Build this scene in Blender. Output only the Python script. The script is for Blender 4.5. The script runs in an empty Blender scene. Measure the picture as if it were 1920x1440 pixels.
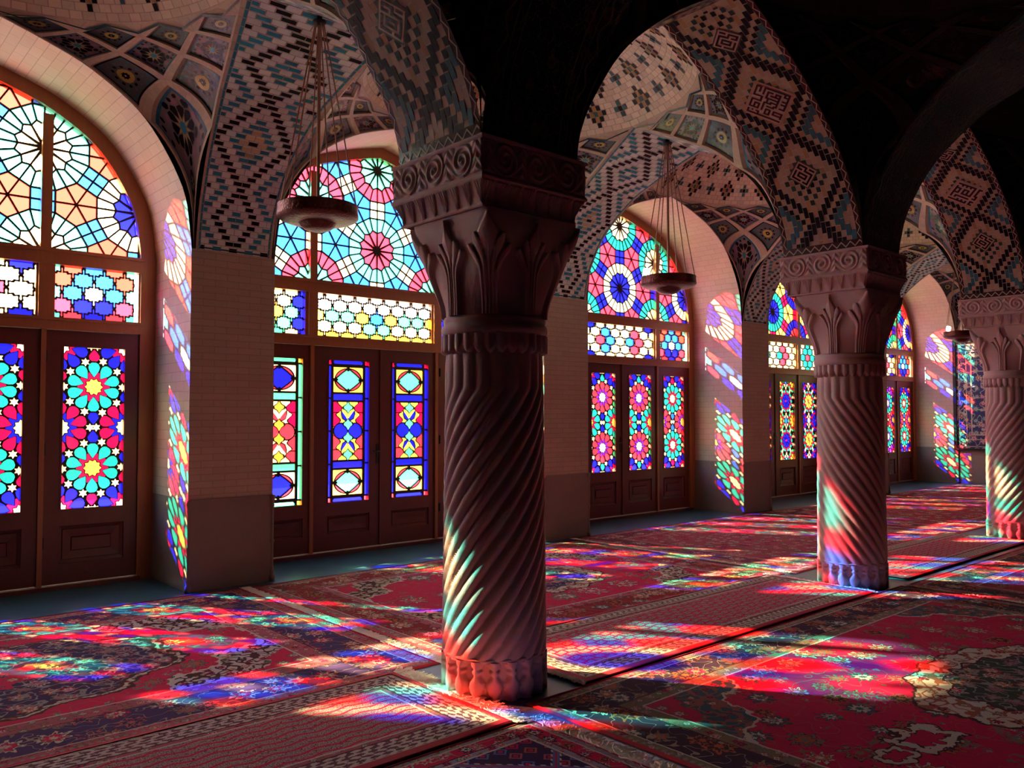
import bpy, math, random
import numpy as np
from mathutils import Vector, Matrix
from mathutils.geometry import delaunay_2d_cdt

random.seed(7)
PI = math.pi
COL = bpy.context.scene.collection

# ---------------------------------------------------------------- layout (metres)
EYE = 1.5
PITCH = 4.17                 # bay spacing along the window wall
COLX0 = 3.0                  # x of the first column and of the first pier
COLY = 3.58                  # y of the column row
YP = 7.07                    # front face of the window wall piers
YD = 8.0                     # plane of the doors and windows
ZS = 2.92                    # springing height of every arch
XEND = 19.31                 # end wall
def bayx(i): return 0.915 + PITCH * i
def colx(i): return COLX0 + PITCH * i
SUN = Vector((0.52, -0.82, -0.585)).normalized()   # direction the sunlight travels

# ---------------------------------------------------------------- object helpers
def link(o, parent=None):
    COL.objects.link(o)
    if parent is not None: o.parent = parent
    return o
def empty(name, loc=(0, 0, 0), parent=None):
    o = bpy.data.objects.new(name, None); o.location = loc
    o.empty_display_size = 0.1
    return link(o, parent)
def tag(o, label=None, cat=None, group=None, kind=None):
    if label: o['label'] = label
    if cat: o['category'] = cat
    if group: o['group'] = group
    if kind: o['kind'] = kind
    return o

class MB:
    """collects faces with material slot, colour and uv, then links ONE mesh object"""
    def __init__(s): s.v = []; s.f = []; s.m = []; s.uv = []; s.c = []; s.sm = []
    def face(s, pts, m=0, uv=None, col=(1, 1, 1), smooth=False):
        n = len(s.v); s.v += [tuple(p) for p in pts]
        s.f.append(list(range(n, n + len(pts)))); s.m.append(m)
        if uv is None: uv = [(0, 0), (1, 0), (1, 1), (0, 1)][:len(pts)] if len(pts) <= 4 else [(0.5, 0.5)] * len(pts)
        s.uv.append(uv); s.c.append(col); s.sm.append(smooth)
    def box(s, x0, x1, y0, y1, z0, z1, m=0, col=(1, 1, 1)):
        a = [(x0, y0, z0), (x1, y0, z0), (x1, y1, z0), (x0, y1, z0), (x0, y0, z1), (x1, y0, z1), (x1, y1, z1), (x0, y1, z1)]
        X, Y, Z = x1 - x0, y1 - y0, z1 - z0
        for idx, (w, h), (u0, v0) in (((0, 1, 5, 4), (X, Z), (x0, z0)), ((2, 3, 7, 6), (X, Z), (x0, z0)), ((1, 2, 6, 5), (Y, Z), (y0, z0)),
                            ((3, 0, 4, 7), (Y, Z), (y0, z0)), ((4, 5, 6, 7), (X, Y), (x0, y0)), ((3, 2, 1, 0), (X, Y), (x0, y0))):
            s.face([a[i] for i in idx], m, [(u0, v0), (u0 + w, v0), (u0 + w, v0 + h), (u0, v0 + h)], col)
    def grid(s, fn, nu, nv, m=0, col=(1, 1, 1), smooth=True, closed=False, uvs=(1, 1)):
        """fn(i,j) -> point ; shared vertices"""
        n = len(s.v); cu = nu if closed else nu + 1
        for j in range(nv + 1):
            for i in range(cu): s.v.append(tuple(fn(i, j)))
        for j in range(nv):
            for i in range(nu):
                i2 = (i + 1) % cu
                s.f.append([n + j * cu + i, n + j * cu + i2, n + (j + 1) * cu + i2, n + (j + 1) * cu + i]); s.m.append(m)
                s.uv.append([(i / nu * uvs[0], j / nv * uvs[1]), ((i + 1) / nu * uvs[0], j / nv * uvs[1]), ((i + 1) / nu * uvs[0], (j + 1) / nv * uvs[1]), (i / nu * uvs[0], (j + 1) / nv * uvs[1])])
                s.c.append(col(i, j) if callable(col) else col); s.sm.append(smooth)
    def tube(s, pts, r, n=8, m=0, cap=True):
        pts = [Vector(p) for p in pts]; rs = r if isinstance(r, (list, tuple)) else [r] * len(pts)
        fr = []
        for k, p in enumerate(pts):
            d = (pts[min(k + 1, len(pts) - 1)] - pts[max(k - 1, 0)]).normalized()
            u = d.cross(Vector((0, 0, 1)) if abs(d.z) < .9 else Vector((1, 0, 0))).normalized(); w = d.cross(u)
            fr.append((p, u, w))
        def fn(i, j):
            p, u, w = fr[j]; a = 2 * PI * i / n
            return p + (u * math.cos(a) + w * math.sin(a)) * rs[j]
        s.grid(fn, n, len(pts) - 1, m, closed=True)
        if cap:
            s.face([fn(i, 0) for i in range(n)][::-1], m); s.face([fn(i, len(pts) - 1) for i in range(n)], m)
    def lathe(s, prof, n=32, m=0, c=(0, 0)):
        def fn(i, j):
            r, z = prof[j]; a = 2 * PI * i / n
            return (c[0] + r * math.cos(a), c[1] + r * math.sin(a), z)
        s.grid(fn, n, len(prof) - 1, m, closed=True)
    def mesh(s, name, mats):
        me = bpy.data.meshes.new(name)
        me.from_pydata(s.v, [], s.f)
        for mt in mats: me.materials.append(mt)
        me.polygons.foreach_set('material_index', s.m)
        me.polygons.foreach_set('use_smooth', s.sm)
        uvl = me.uv_layers.new(name='UVMap'); flat = []
        for q in s.uv:
            for p in q: flat += [p[0], p[1]]
        uvl.data.foreach_set('uv', flat)
        ca = me.color_attributes.new(name='Col', type='FLOAT_COLOR', domain='CORNER'); flat = []
        for f, c in zip(s.f, s.c): flat += [c[0], c[1], c[2], 1.0] * len(f)
        ca.data.foreach_set('color', flat)
        me.update()
        return me
    def build(s, name, mats, parent=None, loc=(0, 0, 0)):
        if not isinstance(mats, (list, tuple)): mats = [mats]
        o = bpy.data.objects.new(name, s.mesh(name, mats)); o.location = loc
        return link(o, parent)
def inst(name, me, parent=None, loc=(0, 0, 0)):
    o = bpy.data.objects.new(name, me); o.location = loc
    return link(o, parent)

# ---------------------------------------------------------------- node expression helper
class NT:
    def __init__(s, name):
        s.mat = bpy.data.materials.new(name); s.mat.use_nodes = True
        s.t = s.mat.node_tree; s.t.nodes.clear()
        s.out = s.t.nodes.new('ShaderNodeOutputMaterial')
    def node(s, typ, **kw):
        n = s.t.nodes.new(typ)
        for k, v in kw.items(): setattr(n, k, v)
        return n
    def put(s, sock, val):
        if isinstance(val, E): s.t.links.new(val.s, sock)
        elif hasattr(val, 'is_output'): s.t.links.new(val, sock)
        elif val is not None:
            if isinstance(val, (tuple, list)) and len(val) == 3 and sock.type == 'RGBA': val = (*val, 1)
            sock.default_value = val
    def math(s, op, a, b=None, c=None):
        n = s.node('ShaderNodeMath', operation=op)
        for i, x in enumerate((a, b, c)):
            if x is not None: s.put(n.inputs[i], x)
        return E(s, n.outputs[0])
    def mix(s, fac, a, b):
        n = s.node('ShaderNodeMix', data_type='RGBA')
        s.put(n.inputs[0], fac); s.put(n.inputs[6], a); s.put(n.inputs[7], b)
        return n.outputs[2]
    def uv(s):
        n = s.node('ShaderNodeUVMap'); n.uv_map = 'UVMap'; return n.outputs[0]
    def pos(s): return s.node('ShaderNodeNewGeometry').outputs['Position']
    def objco(s): return s.node('ShaderNodeTexCoord').outputs['Object']
    def sep(s, v):
        n = s.node('ShaderNodeSeparateXYZ'); s.put(n.inputs[0], v)
        return [E(s, n.outputs[i]) for i in range(3)]
    def comb(s, x, y, z=0.0):
        n = s.node('ShaderNodeCombineXYZ')
        for i, q in enumerate((x, y, z)): s.put(n.inputs[i], q)
        return n.outputs[0]
    def noise(s, vec, scale, detail=2.0, rough=.5):
        n = s.node('ShaderNodeTexNoise'); s.put(n.inputs['Vector'], vec)
        n.inputs['Scale'].default_value = scale; n.inputs['Detail'].default_value = detail; n.inputs['Roughness'].default_value = rough
        return E(s, n.outputs[0])
    def attr(s, name='Col'):
        n = s.node('ShaderNodeAttribute'); n.attribute_name = name; return n.outputs['Color']
    def ramp(s, fac, stops, interp='CONSTANT'):
        n = s.node('ShaderNodeValToRGB'); s.put(n.inputs[0], fac); r = n.color_ramp; r.interpolation = interp
        while len(r.elements) > 1: r.elements.remove(r.elements[-1])
        r.elements[0].position = stops[0][0]; r.elements[0].color = (*stops[0][1], 1)
        for p, c in stops[1:]:
            e = r.elements.new(p); e.color = (*c, 1)
        return n.outputs[0]
    def bump(s, h, strength=.3, dist=.01):
        n = s.node('ShaderNodeBump'); n.inputs['Strength'].default_value = strength; n.inputs['Distance'].default_value = dist
        s.put(n.inputs['Height'], h); return n.outputs[0]
    def bsdf(s, col, rough=.6, metal=0., spec=.5, normal=None, coat=0., emit=None, estr=0.):
        b = s.node('ShaderNodeBsdfPrincipled')
        s.put(b.inputs['Base Color'], col); s.put(b.inputs['Roughness'], rough); s.put(b.inputs['Metallic'], metal)
        b.inputs['Specular IOR Level'].default_value = spec; b.inputs['Coat Weight'].default_value = coat
        if normal is not None: s.put(b.inputs['Normal'], normal)
        if emit: s.put(b.inputs['Emission Color'], emit); b.inputs['Emission Strength'].default_value = estr
        s.t.links.new(b.outputs[0], s.out.inputs[0]); return s.mat
class E:
    def __init__(s, nt, sock): s.nt = nt; s.s = sock
    def __add__(s, o): return s.nt.math('ADD', s, o)
    __radd__ = __add__
    def __sub__(s, o): return s.nt.math('SUBTRACT', s, o)
    def __rsub__(s, o): return s.nt.math('SUBTRACT', o, s)
    def __mul__(s, o): return s.nt.math('MULTIPLY', s, o)
    __rmul__ = __mul__
    def __truediv__(s, o): return s.nt.math('DIVIDE', s, o)
    def __lt__(s, o): return s.nt.math('LESS_THAN', s, o)
    def __gt__(s, o): return s.nt.math('GREATER_THAN', s, o)
    def abs(s): return s.nt.math('ABSOLUTE', s)
    def fract(s): return s.nt.math('FRACT', s)
    def floor(s): return s.nt.math('FLOOR', s)
    def sin(s): return s.nt.math('SINE', s)
    def cos(s): return s.nt.math('COSINE', s)
    def sqrt(s): return s.nt.math('SQRT', s)
    def pow(s, k): return s.nt.math('POWER', s, k)
    def min(s, o): return s.nt.math('MINIMUM', s, o)
    def max(s, o): return s.nt.math('MAXIMUM', s, o)
    def atan2(s, o): return s.nt.math('ARCTAN2', s, o)
    def pingpong(s, k): return s.nt.math('PINGPONG', s, k)

# ---------------------------------------------------------------- materials
def m_brick(name, c1, c2, mortar, bw=.21, bh=.058, rough=.75):
    t = NT(name); b = t.node('ShaderNodeTexBrick')
    t.put(b.inputs['Vector'], t.uv()); t.put(b.inputs['Color1'], c1); t.put(b.inputs['Color2'], c2); t.put(b.inputs['Mortar'], mortar)
    b.inputs['Scale'].default_value = 1.0; b.inputs['Mortar Size'].default_value = .0035; b.inputs['Mortar Smooth'].default_value = .3
    b.inputs['Brick Width'].default_value = bw; b.inputs['Row Height'].default_value = bh; b.inputs['Bias'].default_value = -.2
    n = t.noise(t.pos(), 3.0, 4); n2 = t.noise(t.pos(), 60, 2)
    c = t.mix(n * .5, b.outputs[0], tuple(x * .55 for x in c1)); c = t.mix(n2 * .25, c, tuple(x * .6 for x in c2))
    return t.bsdf(c, rough, normal=t.bump(E(t, b.outputs[1]) * -1.0 + n2 * .3, .35, .004))
def m_tile(name='glazed_brick', rough=.38, mortar=(.42, .33, .27), dark=1.0):
    t = NT(name); u, v, _ = t.sep(t.uv())
    e = u.min(1.0 - u).min(v.min(1.0 - v))
    n = t.noise(t.pos(), 25, 3); mm = e < .045
    c = t.mix(n * .4, t.attr(), t.mix(.45, t.attr(), (0, 0, 0))); c = t.mix(mm, c, mortar)
    return t.bsdf(c, mm * .4 + rough, spec=.09, normal=t.bump(n * .6 - mm * .6, .25, .004))
def m_mosaic(name='mosaic_tile', rough=.22):
    t = NT(name); n = t.noise(t.pos(), 40, 2)
    return t.bsdf(t.attr(), rough, spec=.2, normal=t.bump(n, .3, .004))
def m_plain(name, col, rough=.6, metal=0., var=.25, scale=18, bump=.15, spec=.5):
    t = NT(name); n = t.noise(t.objco(), scale, 4)
    return t.bsdf(t.mix(n * (var * 2), tuple(min(1, x * (1 + var * .5)) for x in col), tuple(x * (1 - var) for x in col)), rough, metal, spec, t.bump(n, bump, .01))
def m_wood(name, c1, c2):
    t = NT(name); x, y, z = t.sep(t.pos())
    v = t.comb(x * 9.0, y * 9.0, z * 1.1)
    n = t.noise(v, 5, 5, .6); n2 = t.noise(v, 30, 2)
    c = t.mix(n, c1, c2); c = t.mix(n2 * .35, c, tuple(q * .4 for q in c1))
    return t.bsdf(c, .38, normal=t.bump(n2, .1, .003))
def m_stone(name, c1, c2, rough=.7):
    t = NT(name); n = t.noise(t.pos(), 4, 6, .6); n2 = t.noise(t.pos(), 90, 3)
    c = t.mix(n, c1, c2); c = t.mix(n2 * .3, c, tuple(q * .55 for q in c1))
    return t.bsdf(c, rough, normal=t.bump(n2 + n * .6, .25, .006))
def m_glass(name, col):
    t = NT(name)
    tr = t.node('ShaderNodeBsdfTransparent'); t.put(tr.inputs[0], col)
    tl = t.node('ShaderNodeBsdfTranslucent'); t.put(tl.inputs[0], col)
    gl = t.node('ShaderNodeBsdfGlossy'); gl.inputs['Roughness'].default_value = .12
    a = t.node('ShaderNodeMixShader'); a.inputs[0].default_value = .05
    t.t.links.new(tr.outputs[0], a.inputs[1]); t.t.links.new(tl.outputs[0], a.inputs[2])
    b = t.node('ShaderNodeMixShader'); b.inputs[0].default_value = .03
    t.t.links.new(a.outputs[0], b.inputs[1]); t.t.links.new(gl.outputs[0], b.inputs[2])
    t.t.links.new(b.outputs[0], t.out.inputs[0]); return t.mat

GLASS = {'white': (.96, .92, .80), 'cream': (.97, .86, .48), 'yellow': (.97, .72, .10), 'amber': (.98, .46, .05), 'red': (.88, .005, .07),
         'pink': (.95, .04, .075), 'salmon': (.95, .062, .036), 'blue': (.010, .012, .85), 'sky': (.03, .17, .93), 'violet': (.22, .02, .75), 'teal': (.015, .58, .42),
         'aqua': (.10, .82, .68), 'green': (.06, .78, .22), 'mint': (.10, .85, .42)}
GKEYS = list(GLASS)
MG = [m_glass('glass_' + k, GLASS[k]) for k in GKEYS]
M = {
 'brick': m_brick('pale_brick', (.60, .47, .34), (.52, .40, .28), (.36, .28, .20)),
 'reveal': m_brick('reveal_brick', (.68, .53, .41), (.60, .46, .35), (.42, .32, .25), bw=.19, bh=.085),
 'dado': m_stone('dado_stone', (.22, .165, .13), (.30, .23, .18), .55),
 'stone': m_stone('carved_stone', (.43, .28, .245), (.54, .37, .33)),
 'wood': m_wood('varnished_wood', (.11, .015, .009), (.165, .030, .015)),
 'wood_light': m_wood('frame_wood', (.33, .11, .035), (.46, .18, .06)),
 'lead': m_plain('lattice_wood', (.035, .018, .012), .6),
 'tile': m_tile(),
 'mosaic': m_mosaic(),
 'bronze': m_plain('hammered_bronze', (.11, .030, .020), .30, .8, .5, 55, .8),
 'iron': m_plain('dark_iron', (.03, .025, .022), .5, .6),
 'brass': m_plain('brass', (.65, .42, .14), .3, .9),
 'rod': m_plain('rusty_rod', (.33, .16, .10), .45, .3),
 'fringe': m_plain('fringe_wool', (.86, .78, .66), .9, 0, .2, 60),
 'redbind': m_plain('red_binding', (.36, .008, .02), .85, 0, .2, 80),
 'dim': m_plain('dim_plaster', (.06, .045, .04), .9),  # unseen hall walls, darkened so they bounce little light
 'plaster': m_plain('roof_plaster', (.12, .09, .07), .9),
 'paving': m_plain('courtyard_stone', (.62, .57, .50), .9),
 'facade': m_plain('courtyard_wall', (.50, .42, .34), .9),
}
# ---------------------------------------------------------------- stained glass patterns (x,z polygons)
def flatten(clip, shapes):
    """painter's algorithm: later shapes lie on top; returns verts and {key: triangles}"""
    polys = [clip] + [p for p, k in shapes]; keys = ['lead'] + [k for p, k in shapes]
    vs = []; fs = []
    for p in polys:
        if sum(p[i - 1][0] * p[i][1] - p[i][0] * p[i - 1][1] for i in range(len(p))) < 0: p = p[::-1]     # counter-clockwise
        n = len(vs); vs += [Vector((a, b)) for a, b in p]; fs.append(list(range(n, n + len(p))))
    r = delaunay_2d_cdt(vs, [], fs, 0, 1e-5, True)
    out = {}
    for tri, ids in zip(r[2], r[5]):
        if 0 in ids: out.setdefault(keys[max(ids)], []).append(tri)
    return r[0], out
def glazing(clip, shapes, name):
    """two meshes: coloured panes and the wooden lattice between them, both in the x-z plane"""
    V, tris = flatten(clip, shapes)
    g = MB(); l = MB()
    for k, ts in tris.items():
        for t in ts:
            p = [(V[i].x, 0, V[i].y) for i in t]
            if k == 'lead':
                pass
            else: g.face(p, GKEYS.index(k))
    gm = g.mesh(name, MG)
    # lattice: shared vertices so that it can be thickened
    me = bpy.data.meshes.new(name + '_lattice')
    lt = [list(t) for t in tris.get('lead', [])]
    used = sorted({i for t in lt for i in t}); mp = {i: n for n, i in enumerate(used)}
    n = len(used); th = .009
    verts = [(V[i].x, -th, V[i].y) for i in used] + [(V[i].x, th, V[i].y) for i in used]
    faces = [[mp[i] for i in t] for t in lt] + [[mp[i] + n for i in t[::-1]] for t in lt]
    cnt = {}
    for t in lt:
        for a, b in ((t[0], t[1]), (t[1], t[2]), (t[2], t[0])): cnt[(a, b)] = 1
    for a, b in cnt:
        if (b, a) not in cnt: faces.append([mp[b], mp[a], mp[a] + n, mp[b] + n])
    me.from_pydata(verts, [], faces); me.materials.append(M['lead']); me.update()
    return gm, me
def inset(poly, d):
    """shrink a convex polygon by d"""
    n = len(poly); ar = sum(poly[i][0] * poly[(i + 1) % n][1] - poly[(i + 1) % n][0] * poly[i][1] for i in range(n))
    if ar < 0: poly = poly[::-1]
    L = []
    for i in range(n):
        x0, y0 = poly[i]; x1, y1 = poly[(i + 1) % n]; dx, dy = x1 - x0, y1 - y0; q = math.hypot(dx, dy) or 1e-9
        nx, ny = -dy / q, dx / q; L.append((x0 + nx * d, y0 + ny * d, dx / q, dy / q))
    out = []
    for i in range(n):
        ax, ay, adx, ady = L[i - 1]; bx, by, bdx, bdy = L[i]; den = adx * bdy - ady * bdx
        if abs(den) < 1e-6: out.append((bx, by)); continue
        t = ((bx - ax) * bdy - (by - ay) * bdx) / den; out.append((ax + adx * t, ay + ady * t))
    return out
def pol(c, r, deg): return (c[0] + r * math.cos(math.radians(deg)), c[1] + r * math.sin(math.radians(deg)))
def rotp(pts, c, deg, s=1.0):
    ca, sa = math.cos(math.radians(deg)), math.sin(math.radians(deg))
    return [(c[0] + s * (x * ca - y * sa), c[1] + s * (x * sa + y * ca)) for x, y in pts]
def rect(x0, x1, z0, z1): return [(x0, z0), (x1, z0), (x1, z1), (x0, z1)]
def starp(c, n, r1, r2, deg=90): return [pol(c, r1 if k % 2 == 0 else r2, deg + 180 * k / n) for k in range(2 * n)]

def girih(w, h, pal, seed=0):
    """ten-petalled rosettes on a rhombic lattice; pal = colours for centre, side and corner rosettes"""
    rnd = random.Random(seed)
    b = w / 2; a = h / 4; D = math.hypot(a, b) ; sh = []
    stars = []
    for i in range(-2, 3):
        for j in range(-3, 4):
            if (i + j) % 2 == 0: continue
            c = (i * b, j * a)
            if abs(c[0]) > b * 1.1 or abs(c[1]) > 2 * a * 1.05: continue
            typ = 'centre' if i == 0 else ('side' if j == 0 else 'corner')
            P = pal[typ]
            sh.append(([pol(c, .30 * D, 36 * k) for k in range(10)], P['kite']))
            # dark ribs of the kite ring
            for k in range(10):
                d = 90 + 36 * k
                petal = [(.195, 0), (.32, .088), (.395, .108), (.455, .085), (.485, .04), (.485, -.04), (.455, -.085), (.395, -.108), (.32, -.088)]
                big = [(.18, 0), (.32, .101), (.395, .121), (.46, .095), (.497, .04), (.497, -.04), (.46, -.095), (.395, -.121), (.32, -.101)]
                sh.append((rotp(big, c, d, D), 'lead'))
            sh.append((starp(c, 10, .185 * D, .15 * D, 90 + 18), 'lead'))
            for k in range(10):
                d = 90 + 36 * k
                petal_c = P['petal'] if not (typ != 'centre' and k in (0, 5)) else P.get('alt', P['petal'])
                sh.append((rotp(petal, c, d, D), petal_c))
            sh.append((starp(c, 10, .168 * D, .130 * D, 90 + 18), P['star']))
            for k in range(10):
                s = pol(c, .535 * D, 72 + 36 * k)
                if all(math.hypot(s[0] - q[0], s[1] - q[1]) > .06 * D for q in stars): stars.append(s)
            for d in (90, -90):
                f = [(.515, .05), (.515, -.05), (.56, -.09), (.62, -.098), (.69, -.05), (.745, 0), (.69, .05), (.62, .098), (.56, .09)]
                inner = (typ == 'centre' and (d == 90) == (j < 0)) or typ == 'side'
                sh.append((rotp(f, c, d, D), P['fill_in'] if inner else P['fill_out']))
    for s in stars:
        sh.append((starp(s, 6, .088 * D, .046 * D, 90), pal['star']))
    return glazing(rect(-w / 2, w / 2, -h / 2, h / 2), sh, 'rosette_glass')
def flower_panel(w, h, pal):
    """long-petalled flowers with oval leaves"""
    b = w / 2; a = h / 4; D = math.hypot(a, b); sh = []; done = []
    for i in (-1, 0, 1):
        for j in (-2, -1, 0, 1, 2):
            if (i + j) % 2 == 0: continue
            c = (i * b, j * a); P = pal['centre' if i == 0 else 'side']
            sh.append(([pol(c, .47 * D, 18 + 36 * k) for k in range(10)], P['back']))
            for k in range(10):
                d = 36 * k + 18
                pet = [(.05, .008), (.22, .07), (.285, .045), (.31, 0), (.285, -.045), (.22, -.07), (.05, -.008)]
                ov = [(.405 + .055 * math.cos(t), .085 * math.sin(t)) for t in [q * PI / 5 for q in range(10)]]
                sh.append((rotp([(x * 1.06, y * 1.3) for x, y in pet], c, d, D), 'lead'))
                sh.append((rotp([((x - .405) * 1.28 + .405, y * 1.2) for x, y in ov], c, d + 18, D), 'lead'))
                sh.append((rotp(pet, c, d, D), P['petal'])); sh.append((rotp(ov, c, d + 18, D), P['oval']))
                s = pol(c, .535 * D, d)
                if all(math.hypot(s[0] - q[0], s[1] - q[1]) > .06 * D for q in done):
                    done.append(s)
    for s in done: sh.append((starp(s, 6, .085 * D, .045 * D, 90), pal['star']))
    for j in (-2, 0, 2): sh.append((starp((0, j * a), 8, .13 * D, .10 * D), pal['mid']))
    return glazing(rect(-w / 2, w / 2, -h / 2, h / 2), sh, 'flower_glass')
def lens(c, rx, rz, n=20, pw=1.0): return [(c[0] + rx * math.cos(2 * PI * k / n), c[1] + rz * math.sin(2 * PI * k / n)) for k in range(n)]
def ogee(c, rx, rz, lob=.03):
    out = []
    for k in range(64):
        t = 2 * PI * k / 64; r = .80 + .20 * abs(math.cos(2 * t)) ** 1.6 + lob * math.cos(8 * t)
        out.append((c[0] + rx * r * math.cos(t), c[1] + rz * r * math.sin(t)))
    return out
def medallion_panel(w, h, style):
    """bordered panel with two roundels and a vase motif, as in the second bay"""
    sh = []; B, R, Y, G, S, W = ('blue', 'red', 'yellow', 'mint', 'pink', 'white') if style == 0 else ('mint', 'amber', 'cream', 'blue', 'pink', 'white')
    bw = .055; x1 = w / 2; z1 = h / 2; g = .011
    for sx in (-1, 1):
        for sz in (-1, 1):
            c = (sx * (x1 - bw / 2 - .004), sz * (z1 - bw / 2 - .004)); q = bw / 2 - .004
            sh.append(([(c[0] - q, c[1] - q), (c[0] + q, c[1] - q), (c[0] + q, c[1] - q * .4), (c[0] + q * 1.0, c[1] + q), (c[0] - q, c[1] + q)], 'amber' if style else ('red' if sz > 0 else 'pink')))
    n = 4; zz0 = -z1 + bw + g; zz1 = z1 - bw - g
    for k in range(n):
        a = zz0 + (zz1 - zz0) * k / n + .008; b2 = zz0 + (zz1 - zz0) * (k + 1) / n - .008
        for sx in (-1, 1): sh.append((rect(min(sx * (x1 - .008), sx * (x1 - bw + .004)), max(sx * (x1 - .008), sx * (x1 - bw + .004)), a, b2), B))
    xi = x1 - bw - .03
    for sz in (-1, 1): sh.append(([(-xi + .01, sz * (z1 - .006)), (xi - .01, sz * (z1 - .006)), (xi + .004, sz * (z1 - bw / 2)), (xi - .01, sz * (z1 - bw + .006)), (-xi + .01, sz * (z1 - bw + .006)), (-xi - .004, sz * (z1 - bw / 2))], B))
    xs = x1 - bw - .028; rx = xs; rz = .136; zc = z1 - bw - .030 - rz
    for sz in (-1, 1):
        c = (0, sz * zc)
        sh.append((rect(-xs, xs, c[1] - rz, c[1] + rz), Y))
        sh.append((lens(c, rx * .95, rz * .95, 36), 'lead')); sh.append((lens(c, rx * .87, rz * .87, 36), S))
        sh.append((ogee(c, rx * .88, rz * .88), 'lead')); sh.append((ogee(c, rx * .77, rz * .77), G))
        for d, r_ in ((0, rx), (90, rz), (180, rx), (270, rz)): sh.append((rotp([(r_ * .70, -.010), (r_, -.016), (r_, .016), (r_ * .70, .010)], c, d), 'lead'))
        zb = sz * (zc - rz - .054)
        sh.append((rect(-xs, xs, zb - .033, zb + .033), B))
    zt = zc - rz - .108                          # half height of the middle field
    sh.append((rect(-xs, xs, -zt, zt), Y))
    V2 = 'blue' if style == 0 else 'pink'
    for q in (-1, 1):
        for s in (-1, 1):
            n = 14; edge = []
            for k in range(n + 1):
                z = .16 + .84 * k / n; edge.append((.70 + .16 * math.cos(2 * PI * (z - .16) / .42) - (.10 if z > .58 else 0), z))
            red = [(q * xs * x, s * zt * z) for x, z in edge] + [(q * xs, s * zt), (q * xs, s * zt * .16)]
            ld = [(q * xs * (x - .07), s * zt * z) for x, z in edge] + [(q * xs, s * zt), (q * xs, s * zt * .13)]
            sh.append((ld, 'lead')); sh.append((red, 'red' if s > 0 else S))
            sh.append((rect(min(q * xs, q * xs * .6), max(q * xs, q * xs * .6), s * zt * .64 - .005, s * zt * .64 + .005), 'lead'))
            heart = [(0, .40), (.12, .50), (.40, .70), (.42, .58), (.34, .44), (.16, .38)]
            sh.append(([(q * xs * x * 1.18, s * zt * (.53 + (z - .53) * 1.22)) for x, z in heart], 'lead')); sh.append(([(q * (xs * x + .004), s * zt * z) for x, z in heart], V2))
        sh.append((lens((q * xs * .49, 0), xs * .52, .092), 'lead')); sh.append((lens((q * xs * .49, 0), xs * .45, .080), V2))
    for s in (-1, 1):
        for z0 in (.23, .82):
            d = [(0, .20), (.12, .09), (.30, .02), (.26, -.06), (.12, -.10), (0, -.19), (-.12, -.10), (-.26, -.06), (-.30, .02), (-.12, .09)]
            f = 1 if z0 > .5 else -1
            sh.append(([(xs * x * 1.30, s * zt * (z0 + f * z * 1.17)) for x, z in d], 'lead')); sh.append(([(xs * x, s * zt * (z0 + f * z)) for x, z in d], 'mint' if style == 0 else 'amber'))
    return glazing(rect(-w / 2, w / 2, -h / 2, h / 2), sh, 'medallion_glass')

def lantern(c, w, h):
    q = []
    for k in range(16):
        t = k / 16; x = w * t; z = h * (1 - t); n = (-.15 * math.sin(2 * PI * t) + .075 * math.sin(6 * PI * t)) * math.sin(PI * t) ** .5 * w
        q.append((x + n, z + n * h / w))
    pts = q + [(z_[0], -z_[1]) for z_ in [(w, 0)] + q[:0:-1]]
    half = pts + [(0, -h)]
    full = half[:-1] + [(-x, z) for x, z in reversed(half)][:-1]
    return [(c[0] + x, c[1] + z) for x, z in full]
def transom(w, h, nx, color):
    cw = w / nx; ch = h / 4; sh = []
    for j in range(-4, 5):
        for i in range(-2 * nx, 2 * nx + 1):
            if (i + j) % 2: continue
            c = (i * cw / 2, j * ch)
            if abs(c[0]) > w / 2 + cw * .4 or abs(c[1]) > h / 2 + ch * .9: continue
            k = color(i, j)
            sh.append((lantern(c, cw / 2 * .87, ch * .87), k))
    return glazing(rect(-w / 2, w / 2, -h / 2, h / 2), sh, 'lantern_glass')

WPROF = [(1, 0), (.99, .10), (.957, .30), (.85, .52), (.726, .68), (.537, .815), (.38, .885), (.17, .955), (0, 1)]
RPROF = [(1, 0), (.985, .10), (.92, .25), (.755, .49), (.5, .71), (.25, .87), (0, 1)]
TPROF = [(1, 0), (.985, .10), (.94, .26), (.80, .50), (.56, .72), (.38, .82), (.2, .91), (0, 1)]
def catmull(pts, n=8):
    P = [pts[0]] + list(pts) + [pts[-1]]; out = []
    for i in range(1, len(P) - 2):
        for k in range(n):
            t = k / n; a, b, c, d = P[i - 1], P[i], P[i + 1], P[i + 2]
            out.append(tuple(.5 * ((2 * b[q]) + (-a[q] + c[q]) * t + (2 * a[q] - 5 * b[q] + 4 * c[q] - d[q]) * t * t + (-a[q] + 3 * b[q] - 3 * c[q] + d[q]) * t ** 3) for q in range(len(b))))
    return out + [tuple(pts[-1])]
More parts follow.
